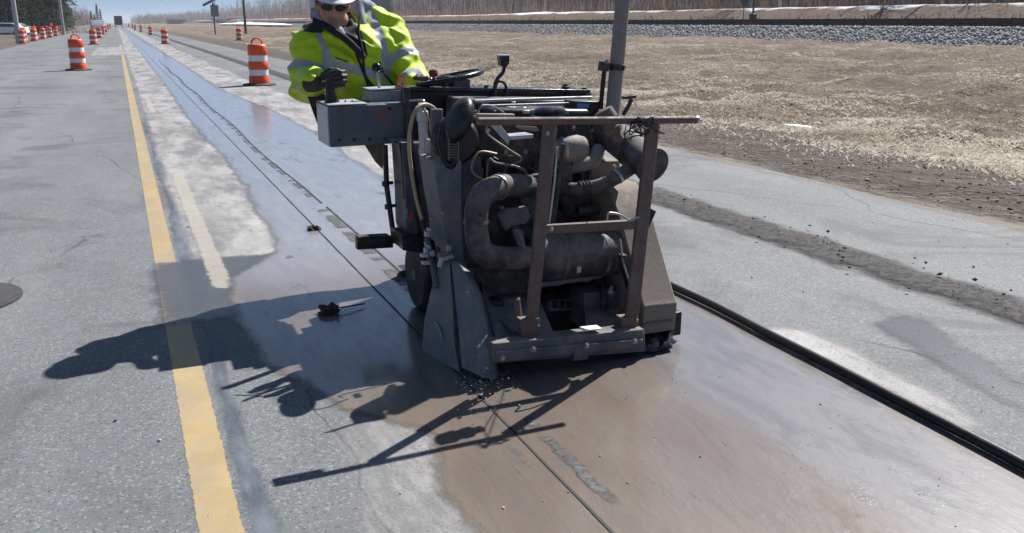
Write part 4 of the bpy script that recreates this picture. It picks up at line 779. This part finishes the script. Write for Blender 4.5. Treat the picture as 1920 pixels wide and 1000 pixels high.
for i in range(12):
    a = random.uniform(790, 842); b = random.uniform(425, 492); fbox('linkage_fitting', random.choice(['steel', 'aluminium', 'black_paint', 'saw_gray']), a, b, a+random.uniform(5, 15), b+random.uniform(5, 12), 3.9-(b-430)*.0015, .03, None, .003)
tube('orange_rod', 'orange_paint', .008, (806, 408, 4.05), (824, 418, 4.0), n=8)
tube('linkage_rod', 'saw_gray', .014, (800, 448, 3.92), (812, 500, 3.85), (818, 540, 3.8), n=10); tube('linkage_rod', 'steel', .008, (798, 455, 3.9), (806, 490, 3.84), n=8)
# console box, levers, steering
co = part('console', 'console_gray', MB().plate([P(616, 200, 4.55), P(764, 194, 4.55), P(764, 268, 4.55), P(620, 277, 4.55)], .30), None, .006)
for a, b in ((636, 263), (664, 262), (693, 261), (722, 260), (730, 204)): bolt(P(a, b, 4.552), co, .007, mat='black_paint')
part('console_top', 'aluminium', MB().plate([P(616, 199, 4.54), P(690, 196, 4.54), P(690, 196, 4.54)+Vector((0, .3, 0)), P(616, 199, 4.54)+Vector((0, .3, 0))], .006, (0, 0, 1)), co, .001)
part('console_end', 'aluminium', MB().plate([P(615, 200, 4.56), P(619, 275, 4.56), P(619, 275, 4.56)+Vector((0, .27, 0)), P(615, 200, 4.56)+Vector((0, .27, 0))], .006, (-1, 0, 0)), co, .001)
for dx, dy, w_, h_ in ((706, 208, 26, 4), (708, 216, 20, 3), (720, 230, 14, 3)): part('red_mark', 'red_smudge', MB().fbox(dx, dy, dx+w_, dy+h_, 4.546, .002, -.1), co, 0)
cb = part('control_housing', 'console_light', MB().plate([P(697, 171, 4.72), P(818, 165, 4.72), P(818, 194, 4.72), P(697, 197, 4.72)], .22), None, .006)
part('housing_lid', 'aluminium', MB().plate([P(694, 170, 4.71), P(820, 164, 4.71), P(820, 164, 4.71)+Vector((0, .24, 0)), P(694, 170, 4.71)+Vector((0, .24, 0))], .006, (0, 0, 1)), cb, .001)
lv = tube('lever', 'steel', .008, (712, 170, 4.78), (707, 132, 4.76), n=10); part('knob', 'black_gloss', MB().ball(P(706, 127, 4.76), .027, 16, 10), lv, 0)
tube('lever', 'orange_paint', .012, (744, 168, 4.8), (752, 140, 4.8), n=10); part('joystick', 'black_paint', MB().tube([P(624, 202, 4.68), P(622, 190, 4.68), P(620, 176, 4.69), P(617, 150, 4.70)], .02, 14, 0, True, [.045, .038, .026, .018]), None, 0)
for a in (648, 661, 690): part('toggle', 'black_paint', MB().lathe(P(a, 199, 4.66), (0, 0, 1), [(0, .012), (.012, .012), (.014, .005), (.03, .004)], 8), co, 0)
plate('console_bracket', 'saw_tan', 4.66, .01, (684, 272), (722, 268), (718, 318), (704, 304)); plate('side_shield', 'black_paint', 4.88, .02, (577, 182), (604, 176), (622, 182), (622, 268), (611, 272), (594, 228)); plate('shield_decal', 'plastic_red', 4.876, .003, (585, 186), (600, 184), (602, 200), (588, 202))
st = tube('step_post', 'black_paint', .014, (722, 272, 4.50), (725, 350, 4.48), (739, 450, 4.46), n=10)
for a, b in ((723, 345), (728, 388)): part('collar', 'black_paint', MB().lathe(P(a, b, 4.48), (0, 0, 1), [(-.012, .02), (.012, .02)], 12).box(P(a+9, b-2, 4.48), (.03, .016, .016)), st, .002)
sb = fbox('step_bar', 'black_paint', 670, 446, 738, 467, 4.46, .05); part('step_pad', 'rubber', MB().fbox(672, 444, 732, 447, 4.455, .07), sb, .002); tube('step_rod', 'steel', .009, (735, 445, 4.48), (768, 443, 4.44), n=8); tube('step_rod', 'steel', .007, (735, 455, 4.48), (768, 452, 4.44), n=8)
cw = P(845, 146, 4.62); U = (P(905, 134, 4.62)-P(786, 158, 4.62))/2; Vv = ray(845, 146).normalized()*.17+Vector((0, 0, .012))
stw = part('steering_wheel', 'black_gloss', MB().tube([cw+U*math.cos(2*math.pi*k/36)+Vv*math.sin(2*math.pi*k/36) for k in range(37)], .015, 10, 0, False), None, 0)
for k in range(3): a_ = 2*math.pi*k/3+.4; part('spoke', 'black_gloss', MB().tube([cw, cw+U*math.cos(a_)+Vv*math.sin(a_)], .009, 8), stw, 0)
part('hub', 'black_paint', MB().lathe(cw-Vector((0, 0, .03)), (.1, 0, 1), [(0, .03), (.02, .045), (.035, .045), (.04, .03)], 18), stw, 0)
kb = part('spinner_knob', 'plastic_red', MB().lathe(cw-U*.52-Vv*.75, (0, 0, 1), [(.01, .008), (.03, .008), (.032, .02), (.05, .026), (.066, .02), (.07, .006)], 14), stw, 0)
fbox('column_motor', 'console_gray', 852, 148, 882, 168, 4.56, .08); plate('column_bracket', 'black_paint', 4.6, .09, (818, 150), (872, 152), (880, 178), (868, 182), (842, 182)); fbox('gauge', 'console_light', 827, 152, 842, 160, 4.59, .01)
tube('steering_column', 'steel', .012, (862, 172, 4.58), (866, 195, 4.5), (872, 208, 4.4), n=10); plate('column_stay', 'black_paint', 4.55, .02, (868, 166), (874, 164), (906, 190), (900, 192))
ga = tube('lamp_stalk', 'black_paint', .010, (928, 182, 4.46), (928, 160, 4.46), (934, 146, 4.46), (943, 136, 4.46), (946, 122, 4.46), sm=6); tube('lamp_stalk', 'black_paint', .008, (928, 168, 4.46), (933, 154, 4.46), (943, 154, 4.46), (949, 164, 4.46), (950, 182, 4.46), sm=6)
part('work_lamp', 'black_paint', MB().plate([P(938, 106, 4.44), P(956, 105, 4.44), P(955, 120, 4.44), (P(950, 126, 4.44)), P(940, 123, 4.44)], .05), ga); part('lamp_lit_top', 'aluminium', MB().plate([P(937, 106, 4.435), P(957, 105, 4.435), P(957, 103, 4.435), P(937, 103.5, 4.435)], .06), ga, .001)  # bright strip on the lamp head stands for sunlight along its top
# wheels
def wheel(x, y, r, w):
    t = part('wheel', 'rubber', MB().lathe((x-w/2, y, r+.004), (1, 0, 0), [(0, r*.6), (0, r*.9), (.015, r), (w-.015, r), (w, r*.9), (w, r*.6)], 30), None, 0)
    part('rim', 'saw_gray', MB().lathe((x-w/2-.004, y, r+.004), (1, 0, 0), [(0, .03), (.01, .035), (.01, r*.6), (w-.002, r*.6), (w+.008, .03)], 24), t, 0)
for s in (1.385, 2.21): wheel(s, 4.40, .19, .12)
for s in (1.52, 2.05): wheel(s, 3.72, .10, .07)
for s in (1.52, 2.05): part('axle_arm', 'black_paint', MB().box((s, 3.8, .19), (.05, .25, .08)))
# blade and its guard
part('saw_blade', 'steel', MB().lathe((1.2205, 3.74, .03), (1, 0, 0), [(0, .03), (0, .13), (.003, .13), (.003, .03)], 60), None, 0)
g1_ = part('blade_guard', 'guard_metal', MB().plate([P(826, 488, 3.80), P(843, 492, 3.74), P(848, 560, 3.62), P(852, 640, 3.54), P(862, 698, 3.44), P(790, 660, 3.80), P(796, 600, 3.86), P(808, 545, 3.86)], .012, (.5, .8, 0)), None, .002)
g2_ = part('blade_guard', 'guard_metal', MB().plate([P(846, 490, 3.72), P(862, 497, 3.68), P(876, 520, 3.60), P(892, 555, 3.50), P(906, 605, 3.41), P(916, 660, 3.345), P(924, 712, 3.30), P(905, 708, 3.31), P(866, 690, 3.42), P(858, 600, 3.55)], .012, (.3, .9, 0)), None, .002)
rim = [(846, 489, 3.715), (862, 496, 3.675), (878, 520, 3.595), (895, 555, 3.495), (909, 605, 3.405), (920, 660, 3.34), (927, 712, 3.295)]
m = MB(); n_ = len(rim); a_ = [P(*q) for q in rim]; b_ = [P(q[0]+9, q[1]-3, q[2]+.055) for q in rim]
m.add(a_+b_, [(i, i+1, n_+i+1, n_+i) for i in range(n_-1)]); rm = m.build('guard_rim', 'guard_metal', SAW); rm.modifiers.new('solid', 'SOLIDIFY').thickness = .008
part('guard_seam', 'black_paint', MB().plate([P(845, 492, 3.735), P(849, 492, 3.735), P(860, 600, 3.56), P(867, 688, 3.44), P(861, 692, 3.45), P(852, 600, 3.57)], .05, (.3, .9, 0)), g2_, 0)
for i, (a, b) in enumerate(((896, 650), (902, 642), (908, 634))): part('paint_mark', 'white_paint', MB().plate([P(a, b, 3.36), P(a+4, b-7, 3.358), P(a+6, b-5, 3.358), P(a+2, b+2, 3.36)], .004, (-.2, -1, 0)), g2_, 0)
for q in ((878, 548, 3.54), (895, 650, 3.37), (912, 690, 3.32), (885, 680, 3.39)): bolt(P(*q), g2_, .006)
part('guard_hinge', 'steel', MB().box(P(836, 484, 3.76), (.07, .03, .02), -.2).box(P(826, 492, 3.74), (.02, .02, .05), .3), g1_, .003)
part('splash_flap', 'rubber', MB().plate([P(868, 676, 3.44), P(924, 700, 3.325), P(922, 716, 3.33), P(868, 694, 3.44)], .006), g2_, .001)
fl = MB(); ga_ = []
for i in range(9):
    for j in range(5):
        p = P(1192+i*8.5, 652+j*5+i*.4, 3.44-.035*j+.0*i); p.z = max(.02, .075-.012*j+.012*math.sin(i*1.7+j)-.0*i); ga_.append(p)
fl.add(ga_, [(i*5+j, i*5+j+1, (i+1)*5+j+1, (i+1)*5+j) for i in range(8) for j in range(4)]); fo = fl.build('wet_flap', 'wet_flap', SAW); fo.modifiers.new('solid', 'SOLIDIFY').thickness = .006

# water thrown up where the blade enters the slurry
rs_ = np.random.default_rng(4); m_ = 420; px_ = rs_.normal(905, 34, m_); py_ = rs_.normal(748, 40, m_); pt_ = np.array([G(a, b) for a, b in zip(px_, py_)]); pt_[:, 2] = .012+np.abs(rs_.normal(0, .035, m_))
stones('water_spray', 'droplet', pt_, rs_.gamma(1.1, .0007, m_)+.0007, 1.)

# wiring and small lines over the engine
random.seed(21)
for k in range(11):
    a = random.uniform(890, 1110); b = random.uniform(215, 330); pts = []
    for q in range(5): pts.append(P(a, b, 3.93-.02*random.random()-.02*math.sin(q))); a += random.uniform(-40, 45); b += random.uniform(-8, 38); a = min(max(a, 885), 1120)
    part('wire', random.choice(['black_paint', 'black_paint', 'engine_dark', 'plastic_red', 'hydraulic_hose']), MB().tube(pts, random.choice((.003, .0045, .006)), 7, 5), en, 0)
for k in range(9):
    a = random.uniform(925, 1125); b = random.uniform(255, 420); part('hex_nut', 'steel', MB().lathe(P(a, b, 3.93), (random.uniform(-.3, .3), -1, .2), [(0, .010), (.012, .010), (.013, .006), (.025, .005)], 6), en, 0)

# ------------------------------------------------------------------ the operator
def remesh(name, mb, vox, sm, mat, parent, fold=None, attrs=None, base=None):
    me = bpy.data.meshes.new('tmp'); me.from_pydata(mb.v, [], mb.f); me.update()
    t = bpy.data.objects.new('tmp', me); COL.objects.link(t)
    r = t.modifiers.new('r', 'REMESH'); r.mode = 'VOXEL'; r.voxel_size = vox
    s = t.modifiers.new('s', 'SMOOTH'); s.factor = .5; s.iterations = sm
    dg = bpy.context.evaluated_depsgraph_get(); out = bpy.data.meshes.new_from_object(t.evaluated_get(dg)); bpy.data.objects.remove(t)
    out.name = name; k = len(out.vertices); co = np.empty(k*3, np.float32); no = np.empty(k*3, np.float32)
    out.vertices.foreach_get('co', co); out.vertices.foreach_get('normal', no); co = co.reshape(-1, 3); no = no.reshape(-1, 3)
    src = co.copy()
    if fold: co = co+no*np.array([fold(Vector(p)) for p in src])[:, None]
    off = np.array(parent_world(parent)); out.vertices.foreach_set('co', (co-off).astype(np.float32).ravel())
    for an, fn in (attrs or {}).items():
        a = out.attributes.new(an, 'FLOAT', 'POINT'); a.data.foreach_set('value', np.array([fn(Vector(p)) for p in src], np.float32))
    out.materials.clear(); out.materials.append(MAT[mat]); out.shade_smooth(); out.update()
    o = bpy.data.objects.new(name, out); COL.objects.link(o); o.parent = parent; return o
plat = part('operator_platform', 'black_paint', MB().box((1.95, 5.22, .26), (.46, .42, .03), ROLL).box((1.7, 5.0, .24), (.06, .3, .05)).box((2.05, 5.0, .24), (.06, .3, .05)))
MAN = empty('person', (1.75, 5.22, .275))
tag(MAN, 'road worker in yellow high visibility jacket and white hard hat operating the concrete saw', 'person')
# joints (x, y, z)
hipc = Vector((1.56, 5.22, .95)); waist = P(700, 205, 5.16); chest = P(668, 105, 5.14); neck = P(645, 52, 5.14); head = P(624, 11, 5.04)
shR = P(583, 80, 5.13); shL = P(722, 52, 5.2); elR = P(572, 158, 5.06); wrR = P(598, 155, 4.80); haR = P(622, 150, 4.70)
elL = P(771, 148, 5.0); wrL = P(793, 163, 4.78); haL = P(803, 160, 4.70)
kneeR = Vector((1.74, 5.10, .62)); kneeL = Vector((1.93, 5.12, .60)); ftR = Vector((1.82, 5.22, .37)); ftL = Vector((2.04, 5.24, .36)); hpR = hipc+Vector((-.02, 0, 0)); hpL = hipc+Vector((.16, .03, 0))
b = MB()
b.capsule(hipc, waist, .13, .14); b.capsule(waist, chest, .14, .16); b.capsule(chest, neck, .14, .07); b.capsule(neck, head-Vector((0, -.02, .04)), .06, .06)
for s_, e_, w_, h_ in ((shR, elR, wrR, haR), (shL, elL, wrL, haL)):
    b.capsule(chest.lerp(s_, .3)+Vector((0, 0, .02)), s_, .08, .075); b.capsule(s_, e_, .062, .048); b.capsule(e_, w_, .048, .03); b.capsule(w_, h_, .022, .018)
for h_, k_, f_ in ((hpR, kneeR, ftR), (hpL, kneeL, ftL)): b.capsule(h_, k_, .09, .062); b.capsule(k_, f_, .06, .04); b.capsule(f_-Vector((0, 0, .04)), f_+Vector((.02, -.15, -.05)), .04, .035)
# head: skull, jaw, brow, nose, lips, chin, ears; it faces the camera, chin a little down
Hm = Matrix.Rotation(R(-10), 3, 'Z')@Matrix.Rotation(R(14), 3, 'X')@Matrix.Rotation(R(4), 3, 'Y')
HS = 1.08
def hd(x, y, z): return head+Hm@(Vector((x, y, z))*HS)
b.ball(hd(0, .02, .045), (.078*HS, .098*HS, .09*HS), 20, 14, Hm); b.ball(hd(0, -.012, -.02), (.066*HS, .078*HS, .085*HS), 20, 14, Hm); b.ball(hd(0, -.032, -.075), (.042*HS, .045*HS, .038*HS), 16, 10, Hm)
b.capsule(hd(-.035, -.076, .035), hd(.035, -.076, .035), .014, .014, 10); b.capsule(hd(0, -.084, .02), hd(0, -.106, -.02), .010, .015, 10); b.ball(hd(-.013, -.096, -.024), .010, 10, 8); b.ball(hd(.013, -.096, -.024), .010, 10, 8)
b.capsule(hd(-.018, -.083, -.052), hd(.018, -.083, -.052), .008, .008, 8); b.capsule(hd(-.016, -.082, -.064), hd(.016, -.082, -.064), .008, .008, 8); b.ball(hd(0, -.077, -.096), .017, 12, 8)
for s in (-1, 1): b.ball(hd(s*.046, -.058, -.012), (.022, .02, .018), 12, 8); b.ball(hd(s*.078, .012, -.005), (.010, .02, .033), 10, 8, Hm)
def beard(p):
    q = Hm.transposed()@(p-head)/HS; return max(abs(q.x)-.034, abs(q.z+.068)-.034, q.y+.03)
remesh('body', b, .0065, 3, 'skin', MAN, None, {'beard': beard})
# jacket
j = MB()
jw = P(705, 196, 5.16)
j.capsule(jw+Vector((-.085, 0, -.05)), jw+Vector((.085, 0, -.05)), .155, .155); j.capsule(waist+Vector((-.09, 0, 0)), waist+Vector((.09, 0, 0)), .165, .165); j.capsule(chest+Vector((-.10, 0, -.02)), chest+Vector((.11, .02, .01)), .175, .17)
j.capsule(waist, chest, .19, .19); j.capsule(shR+Vector((.06, 0, .0)), shL+Vector((-.06, 0, 0)), .115, .115); j.capsule(chest, neck-Vector((0, 0, .05)), .16, .10)
for s_, e_, w_ in ((shR, elR, wrR), (shL, elL, wrL)):
    j.capsule(s_, e_, .098, .082); j.capsule(e_, e_.lerp(w_, .80), .082, .066)
def fold(p):
    d = 1e9
    for s_, e_ in ((shR, elR), (elR, wrR), (shL, elL), (elL, wrL)):
        t = max(0, min(1, (p-s_).dot(e_-s_)/(e_-s_).length_squared)); d = min(d, (p-s_.lerp(e_, t)).length)
    a1 = mnoise.noise(Vector((p.x*5+p.z*4, p.y*5, p.z*13+p.x*7))); a2 = mnoise.noise(Vector((p.x*17-p.z*9, p.y*14, p.z*26)))
    r_ = (1-abs(a1)*2.2); return (.024*max(r_, -.4)+.011*a2-.006)*(1.15 if d < .1 else .9)
tU = (waist-neck).normalized(); ax = waist-chest
def seg(p, a, c):
    t = (p-a).dot(c-a)/(c-a).length_squared; return t
def dseg(p, a, c):
    t = max(0, min(1, seg(p, a, c))); return (p-a.lerp(c, t)).length
def inarm(p, s_, e_): return dseg(p, s_, e_)
beltP, vR0, vR1, vL0, vL1 = P(672, 132, 5.0), P(602, 80, 5.0), P(632, 142, 5.0), P(706, 28, 5.0), P(722, 118, 5.0)
up_ = Vector((.25, 0, 1)).normalized()
def stripe(p):
    best = 1.
    for s_, e_, w_ in ((shR, elR, wrR), (shL, elL, wrL)):
        du_, df_ = dseg(p, s_, e_), dseg(p, e_, w_)
        if du_ < .125 and seg(p, s_, e_) > .25 and du_ <= df_+.02: L_ = (e_-s_).length; best = min(best, abs(seg(p, s_, e_)*L_-L_*.66)-.026)
        if df_ < .115 and df_ < du_: L_ = (w_-e_).length; best = min(best, abs(seg(p, e_, w_)*L_-L_*.52)-.022)
    arm = min(dseg(p, shR, elR), dseg(p, shL, elL), dseg(p, elR, wrR), dseg(p, elL, wrL))
    if arm > .103:
        best = min(best, abs((p-beltP).dot(up_))-.027)
        if p.y < 5.14 and (p-beltP).dot(up_) > -.02:
            for a, c in ((vR0, vR1), (vL0, vL1)):
                d2 = Vector((c.x-a.x, 0, c.z-a.z)); q = Vector((p.x-a.x, 0, p.z-a.z)); best = min(best, abs(q.cross(d2.normalized()).y)-.025)
    return best
zipA, zipB = P(655, 75, 5.0), P(684, 150, 5.0)
def dark(p):
    q = Vector((p.x-zipA.x, 0, p.z-zipA.z)); d2 = Vector((zipB.x-zipA.x, 0, zipB.z-zipA.z)); z_ = abs(q.cross(d2.normalized()).y)-.007
    best = z_ if (p.y < 5.14 and p.z < zipA.z+.06) else 1.
    # black collar yoke on the shoulder and the navy shirt in the open neck
    k0, k1, k2 = P(588, 62, 5.05), P(585, 28, 5.1), P(603, 54, 5.05)
    best = min(best, max(abs((p-P(588, 45, 5.05)).x)-.05, abs((p-P(588, 45, 5.05)).z)-.05))
    if p.y < 5.16:
        t = (p.z-P(682, 105, 5)[2])/(P(640, 50, 5).z-P(682, 105, 5).z)
        cx = P(682, 105, 5).x+(P(645, 50, 5).x-P(682, 105, 5).x)*t; best = min(best, max(abs(p.x-cx)-(.01+.075*t), -t*.1))
    return best
remesh('jacket', j, .0095, 4, 'hivis', MAN, fold, {'stripe': stripe, 'dark': dark})
# collar flaps, hood, hoodie
h = MB(); hc_ = neck+Vector((.03, .07, .03))
for k in range(11):
    a = math.pi*(-.12+1.24*k/10); h.ball(hc_+Vector((.145*math.cos(a), .09*math.sin(a)+.01, .03+.055*math.sin(a))), (.055, .05, .06), 12, 8)
h.capsule(hc_+Vector((.10, 0, .10)), P(690, 100, 5.02), .036, .022); h.capsule(hc_+Vector((-.10, -.02, .07)), P(640, 66, 5.0), .038, .025)
h.capsule(P(590, 8, 5.12), P(606, 45, 5.06), .035, .04); h.capsule(P(668, 5, 5.16), P(685, 70, 5.06), .04, .03); h.capsule(P(668, 5, 5.16), P(694, 22, 5.2), .04, .055)
remesh('hood', h, .009, 3, 'hood_gray', MAN, lambda p: .008*mnoise.noise(p*22))
k = MB(); k.plate([P(588, 32, 4.96), P(606, 40, 4.93), P(602, 64, 4.90), P(584, 54, 4.93)], .012); k.build('collar', 'navy', MAN, .004)
k = MB(); k.tube([P(602, 44, 4.95), P(625, 58, 4.92), P(646, 72, 4.91), P(668, 92, 4.92), P(682, 108, 4.94)], .02, 10, 5); k.build('collar', 'navy', MAN)
# zip edge and hanging cords, hearing protection strap
MB().tube([P(676, 30, 5.02), P(672, 60, 4.95), P(680, 100, 4.92), P(684, 140, 4.93), P(700, 163, 4.93)], .008, 8, 6).build('cord', 'navy', MAN)
MB().tube([P(712, 116, 4.95), P(722, 140, 4.93), P(738, 160, 4.93)], .006, 8, 5).build('cord', 'navy', MAN)
for a, b_ in (((628, 108), (652, 116)), ((704, 138), (726, 132))): MB().tube([P(a[0], a[1], 4.945), P((a[0]+b_[0])/2, (a[1]+b_[1])/2, 4.935), P(b_[0], b_[1], 4.945)], .004, 6, 3).build('pocket_seam', 'navy', MAN)
# trousers and boots
t = MB(); t.capsule(hipc+Vector((-.05, 0, .02)), hipc+Vector((.12, .02, .02)), .15, .15)
for h_, k_, f_ in ((hpR, kneeR, ftR), (hpL, kneeL, ftL)): t.capsule(h_, k_, .115, .085); t.capsule(k_, f_, .082, .07)
remesh('trousers', t, .012, 4, 'denim', MAN, lambda p: .008*mnoise.noise(Vector((p.x*12, p.y*12, p.z*22))))
for f_ in (ftR, ftL): s = MB(); s.capsule(f_+Vector((0, .02, -.02)), f_+Vector((.01, -.02, .07)), .055, .06); s.capsule(f_+Vector((0, .01, -.045)), f_+Vector((.02, -.15, -.055)), .05, .045); remesh('boot', s, .009, 3, 'boot', MAN)
# gloves: palm, thumb from its side, four curled fingers
def fist(w_, h_, across, curl, mat, cuff):
    g = MB(); f = (h_-w_).normalized(); ac = (across-f*across.dot(f)).normalized(); cu = (curl-f*curl.dot(f)-ac*curl.dot(ac)).normalized()
    for i in range(4): g.capsule(w_+ac*(.012-.008*i), h_+f*.012+ac*(.032-.0215*i), .022, .017, 12)
    for i, (l1, l2, l3, r_) in enumerate(((.038, .032, .022, .0125), (.043, .035, .024, .013), (.040, .032, .022, .0125), (.032, .026, .02, .0112))):
        k0 = h_+f*.018+ac*(.034-.0235*i); k1 = k0+(f*.75+cu*.65).normalized()*l1; k2 = k1+(-f*.25+cu).normalized()*l2; k3 = k2+(-f*.95+cu*.1).normalized()*l3
        g.capsule(k0, k1, r_+.001, r_, 10); g.capsule(k1, k2, r_, r_*.95, 10); g.capsule(k2, k3, r_*.95, r_*.85, 10)
    t0 = w_.lerp(h_, .35)+ac*.035+cu*.01; t1 = t0+(f*.8+ac*.45+cu*.5).normalized()*.042; t2 = t1+(f*.6-ac*.1+cu*.8).normalized()*.034; t3 = t2+(f*.3-ac*.45+cu*.8).normalized()*.026
    g.capsule(t0, t1, .018, .0155, 10); g.capsule(t1, t2, .0155, .014, 10); g.capsule(t2, t3, .014, .012, 10)
    go = remesh('glove', g, .0042, 2, mat, MAN, lambda p: .0015*mnoise.noise(p*60))
    c = MB(); c.capsule(w_-f*.07, w_+f*.02, .05, .04); remesh('glove_cuff', c, .008, 3, cuff, go)
fist(wrR, haR, Vector((0, 0, 1)), Vector((1, .2, 0)), 'glove_black', 'glove_black')
fist(wrL, haL, Vector((0, .3, 1)), Vector((-.6, -.3, -.4)), 'glove_leather', 'glove_leather')
# hard hat, glasses, ear muff
m = MB(); pr = [(-.012, .128), (-.004, .131), (.0, .128), (.004, .112), (.03, .110), (.06, .103), (.09, .085), (.108, .06), (.118, .03), (.121, .002)]
hb = hd(0, .012, .062); m.lathe((0, 0, 0), (0, 0, 1), pr, 36)
m.v = [hb+Hm@Vector((v.x*1.0, v.y*1.14-(.03 if (v.z < .003 and v.y < 0) else 0)*(-v.y/.13), v.z-(.016 if (v.z < .003 and v.y < 0) else 0)*(-v.y/.13))) for v in m.v]
ht = m.build('hard_hat', 'hat_white', MAN, 0, True, 50); ht.modifiers.new('sub', 'SUBSURF').render_levels = 1; ht.modifiers['sub'].levels = 1
MB().tube([hb+Hm@Vector((0, .124*math.cos(a)*1.0, .012+.111*math.sin(a))) for a in [math.pi*q/14 for q in range(2, 13)]], .009, 8).build('hat_ridge', 'hat_white', ht)
gl = MB()
for s in (-1, 1):
    c = []
    for k in range(16): a = 2*math.pi*k/16; c.append(hd(s*.033+.029*math.cos(a)*(1.0), -.100+.35*abs(s*.033+.029*math.cos(a))**1.5*1.6, .012+.017*math.sin(a)))
    gl.plate(c, .006)
gl.build('sunglasses', 'lens_dark', MAN, .001)
for s in (-1, 1): MB().tube([hd(s*.062, -.09, .02), hd(s*.076, -.05, .018), hd(s*.082, .02, .012)], .004, 6).build('glasses_arm', 'lens_dark', MAN)
em = hd(-.095, .015, .01); m = MB().lathe(em, Hm@Vector((-1, 0, 0)), [(-.01, .03), (0, .036), (.02, .036), (.03, .028), (.032, .005)], 18); eo = m.build('ear_muff', 'hat_white', MAN); MB().tube([em, hd(-.115, .015, .05), hd(-.118, .015, .075)], .008, 8).build('muff_arm', 'panel_black', eo)

# ------------------------------------------------------------------ the air: thin spring haze over the whole site, the sky outside it
hz = NT('haze_air'); vol = hz.n('ShaderNodeVolumePrincipled'); vol.inputs['Color'].default_value = (.90, .94, 1, 1); vol.inputs['Density'].default_value = .00025; vol.inputs['Anisotropy'].default_value = .2
hz.t.links.new(vol.outputs[0], hz.out.inputs['Volume'])
ho = MB().box((650, 1850, 11), (3800, 4400, 26)).build('haze', 'haze_air', smooth=False); tag(ho, kind='stuff')
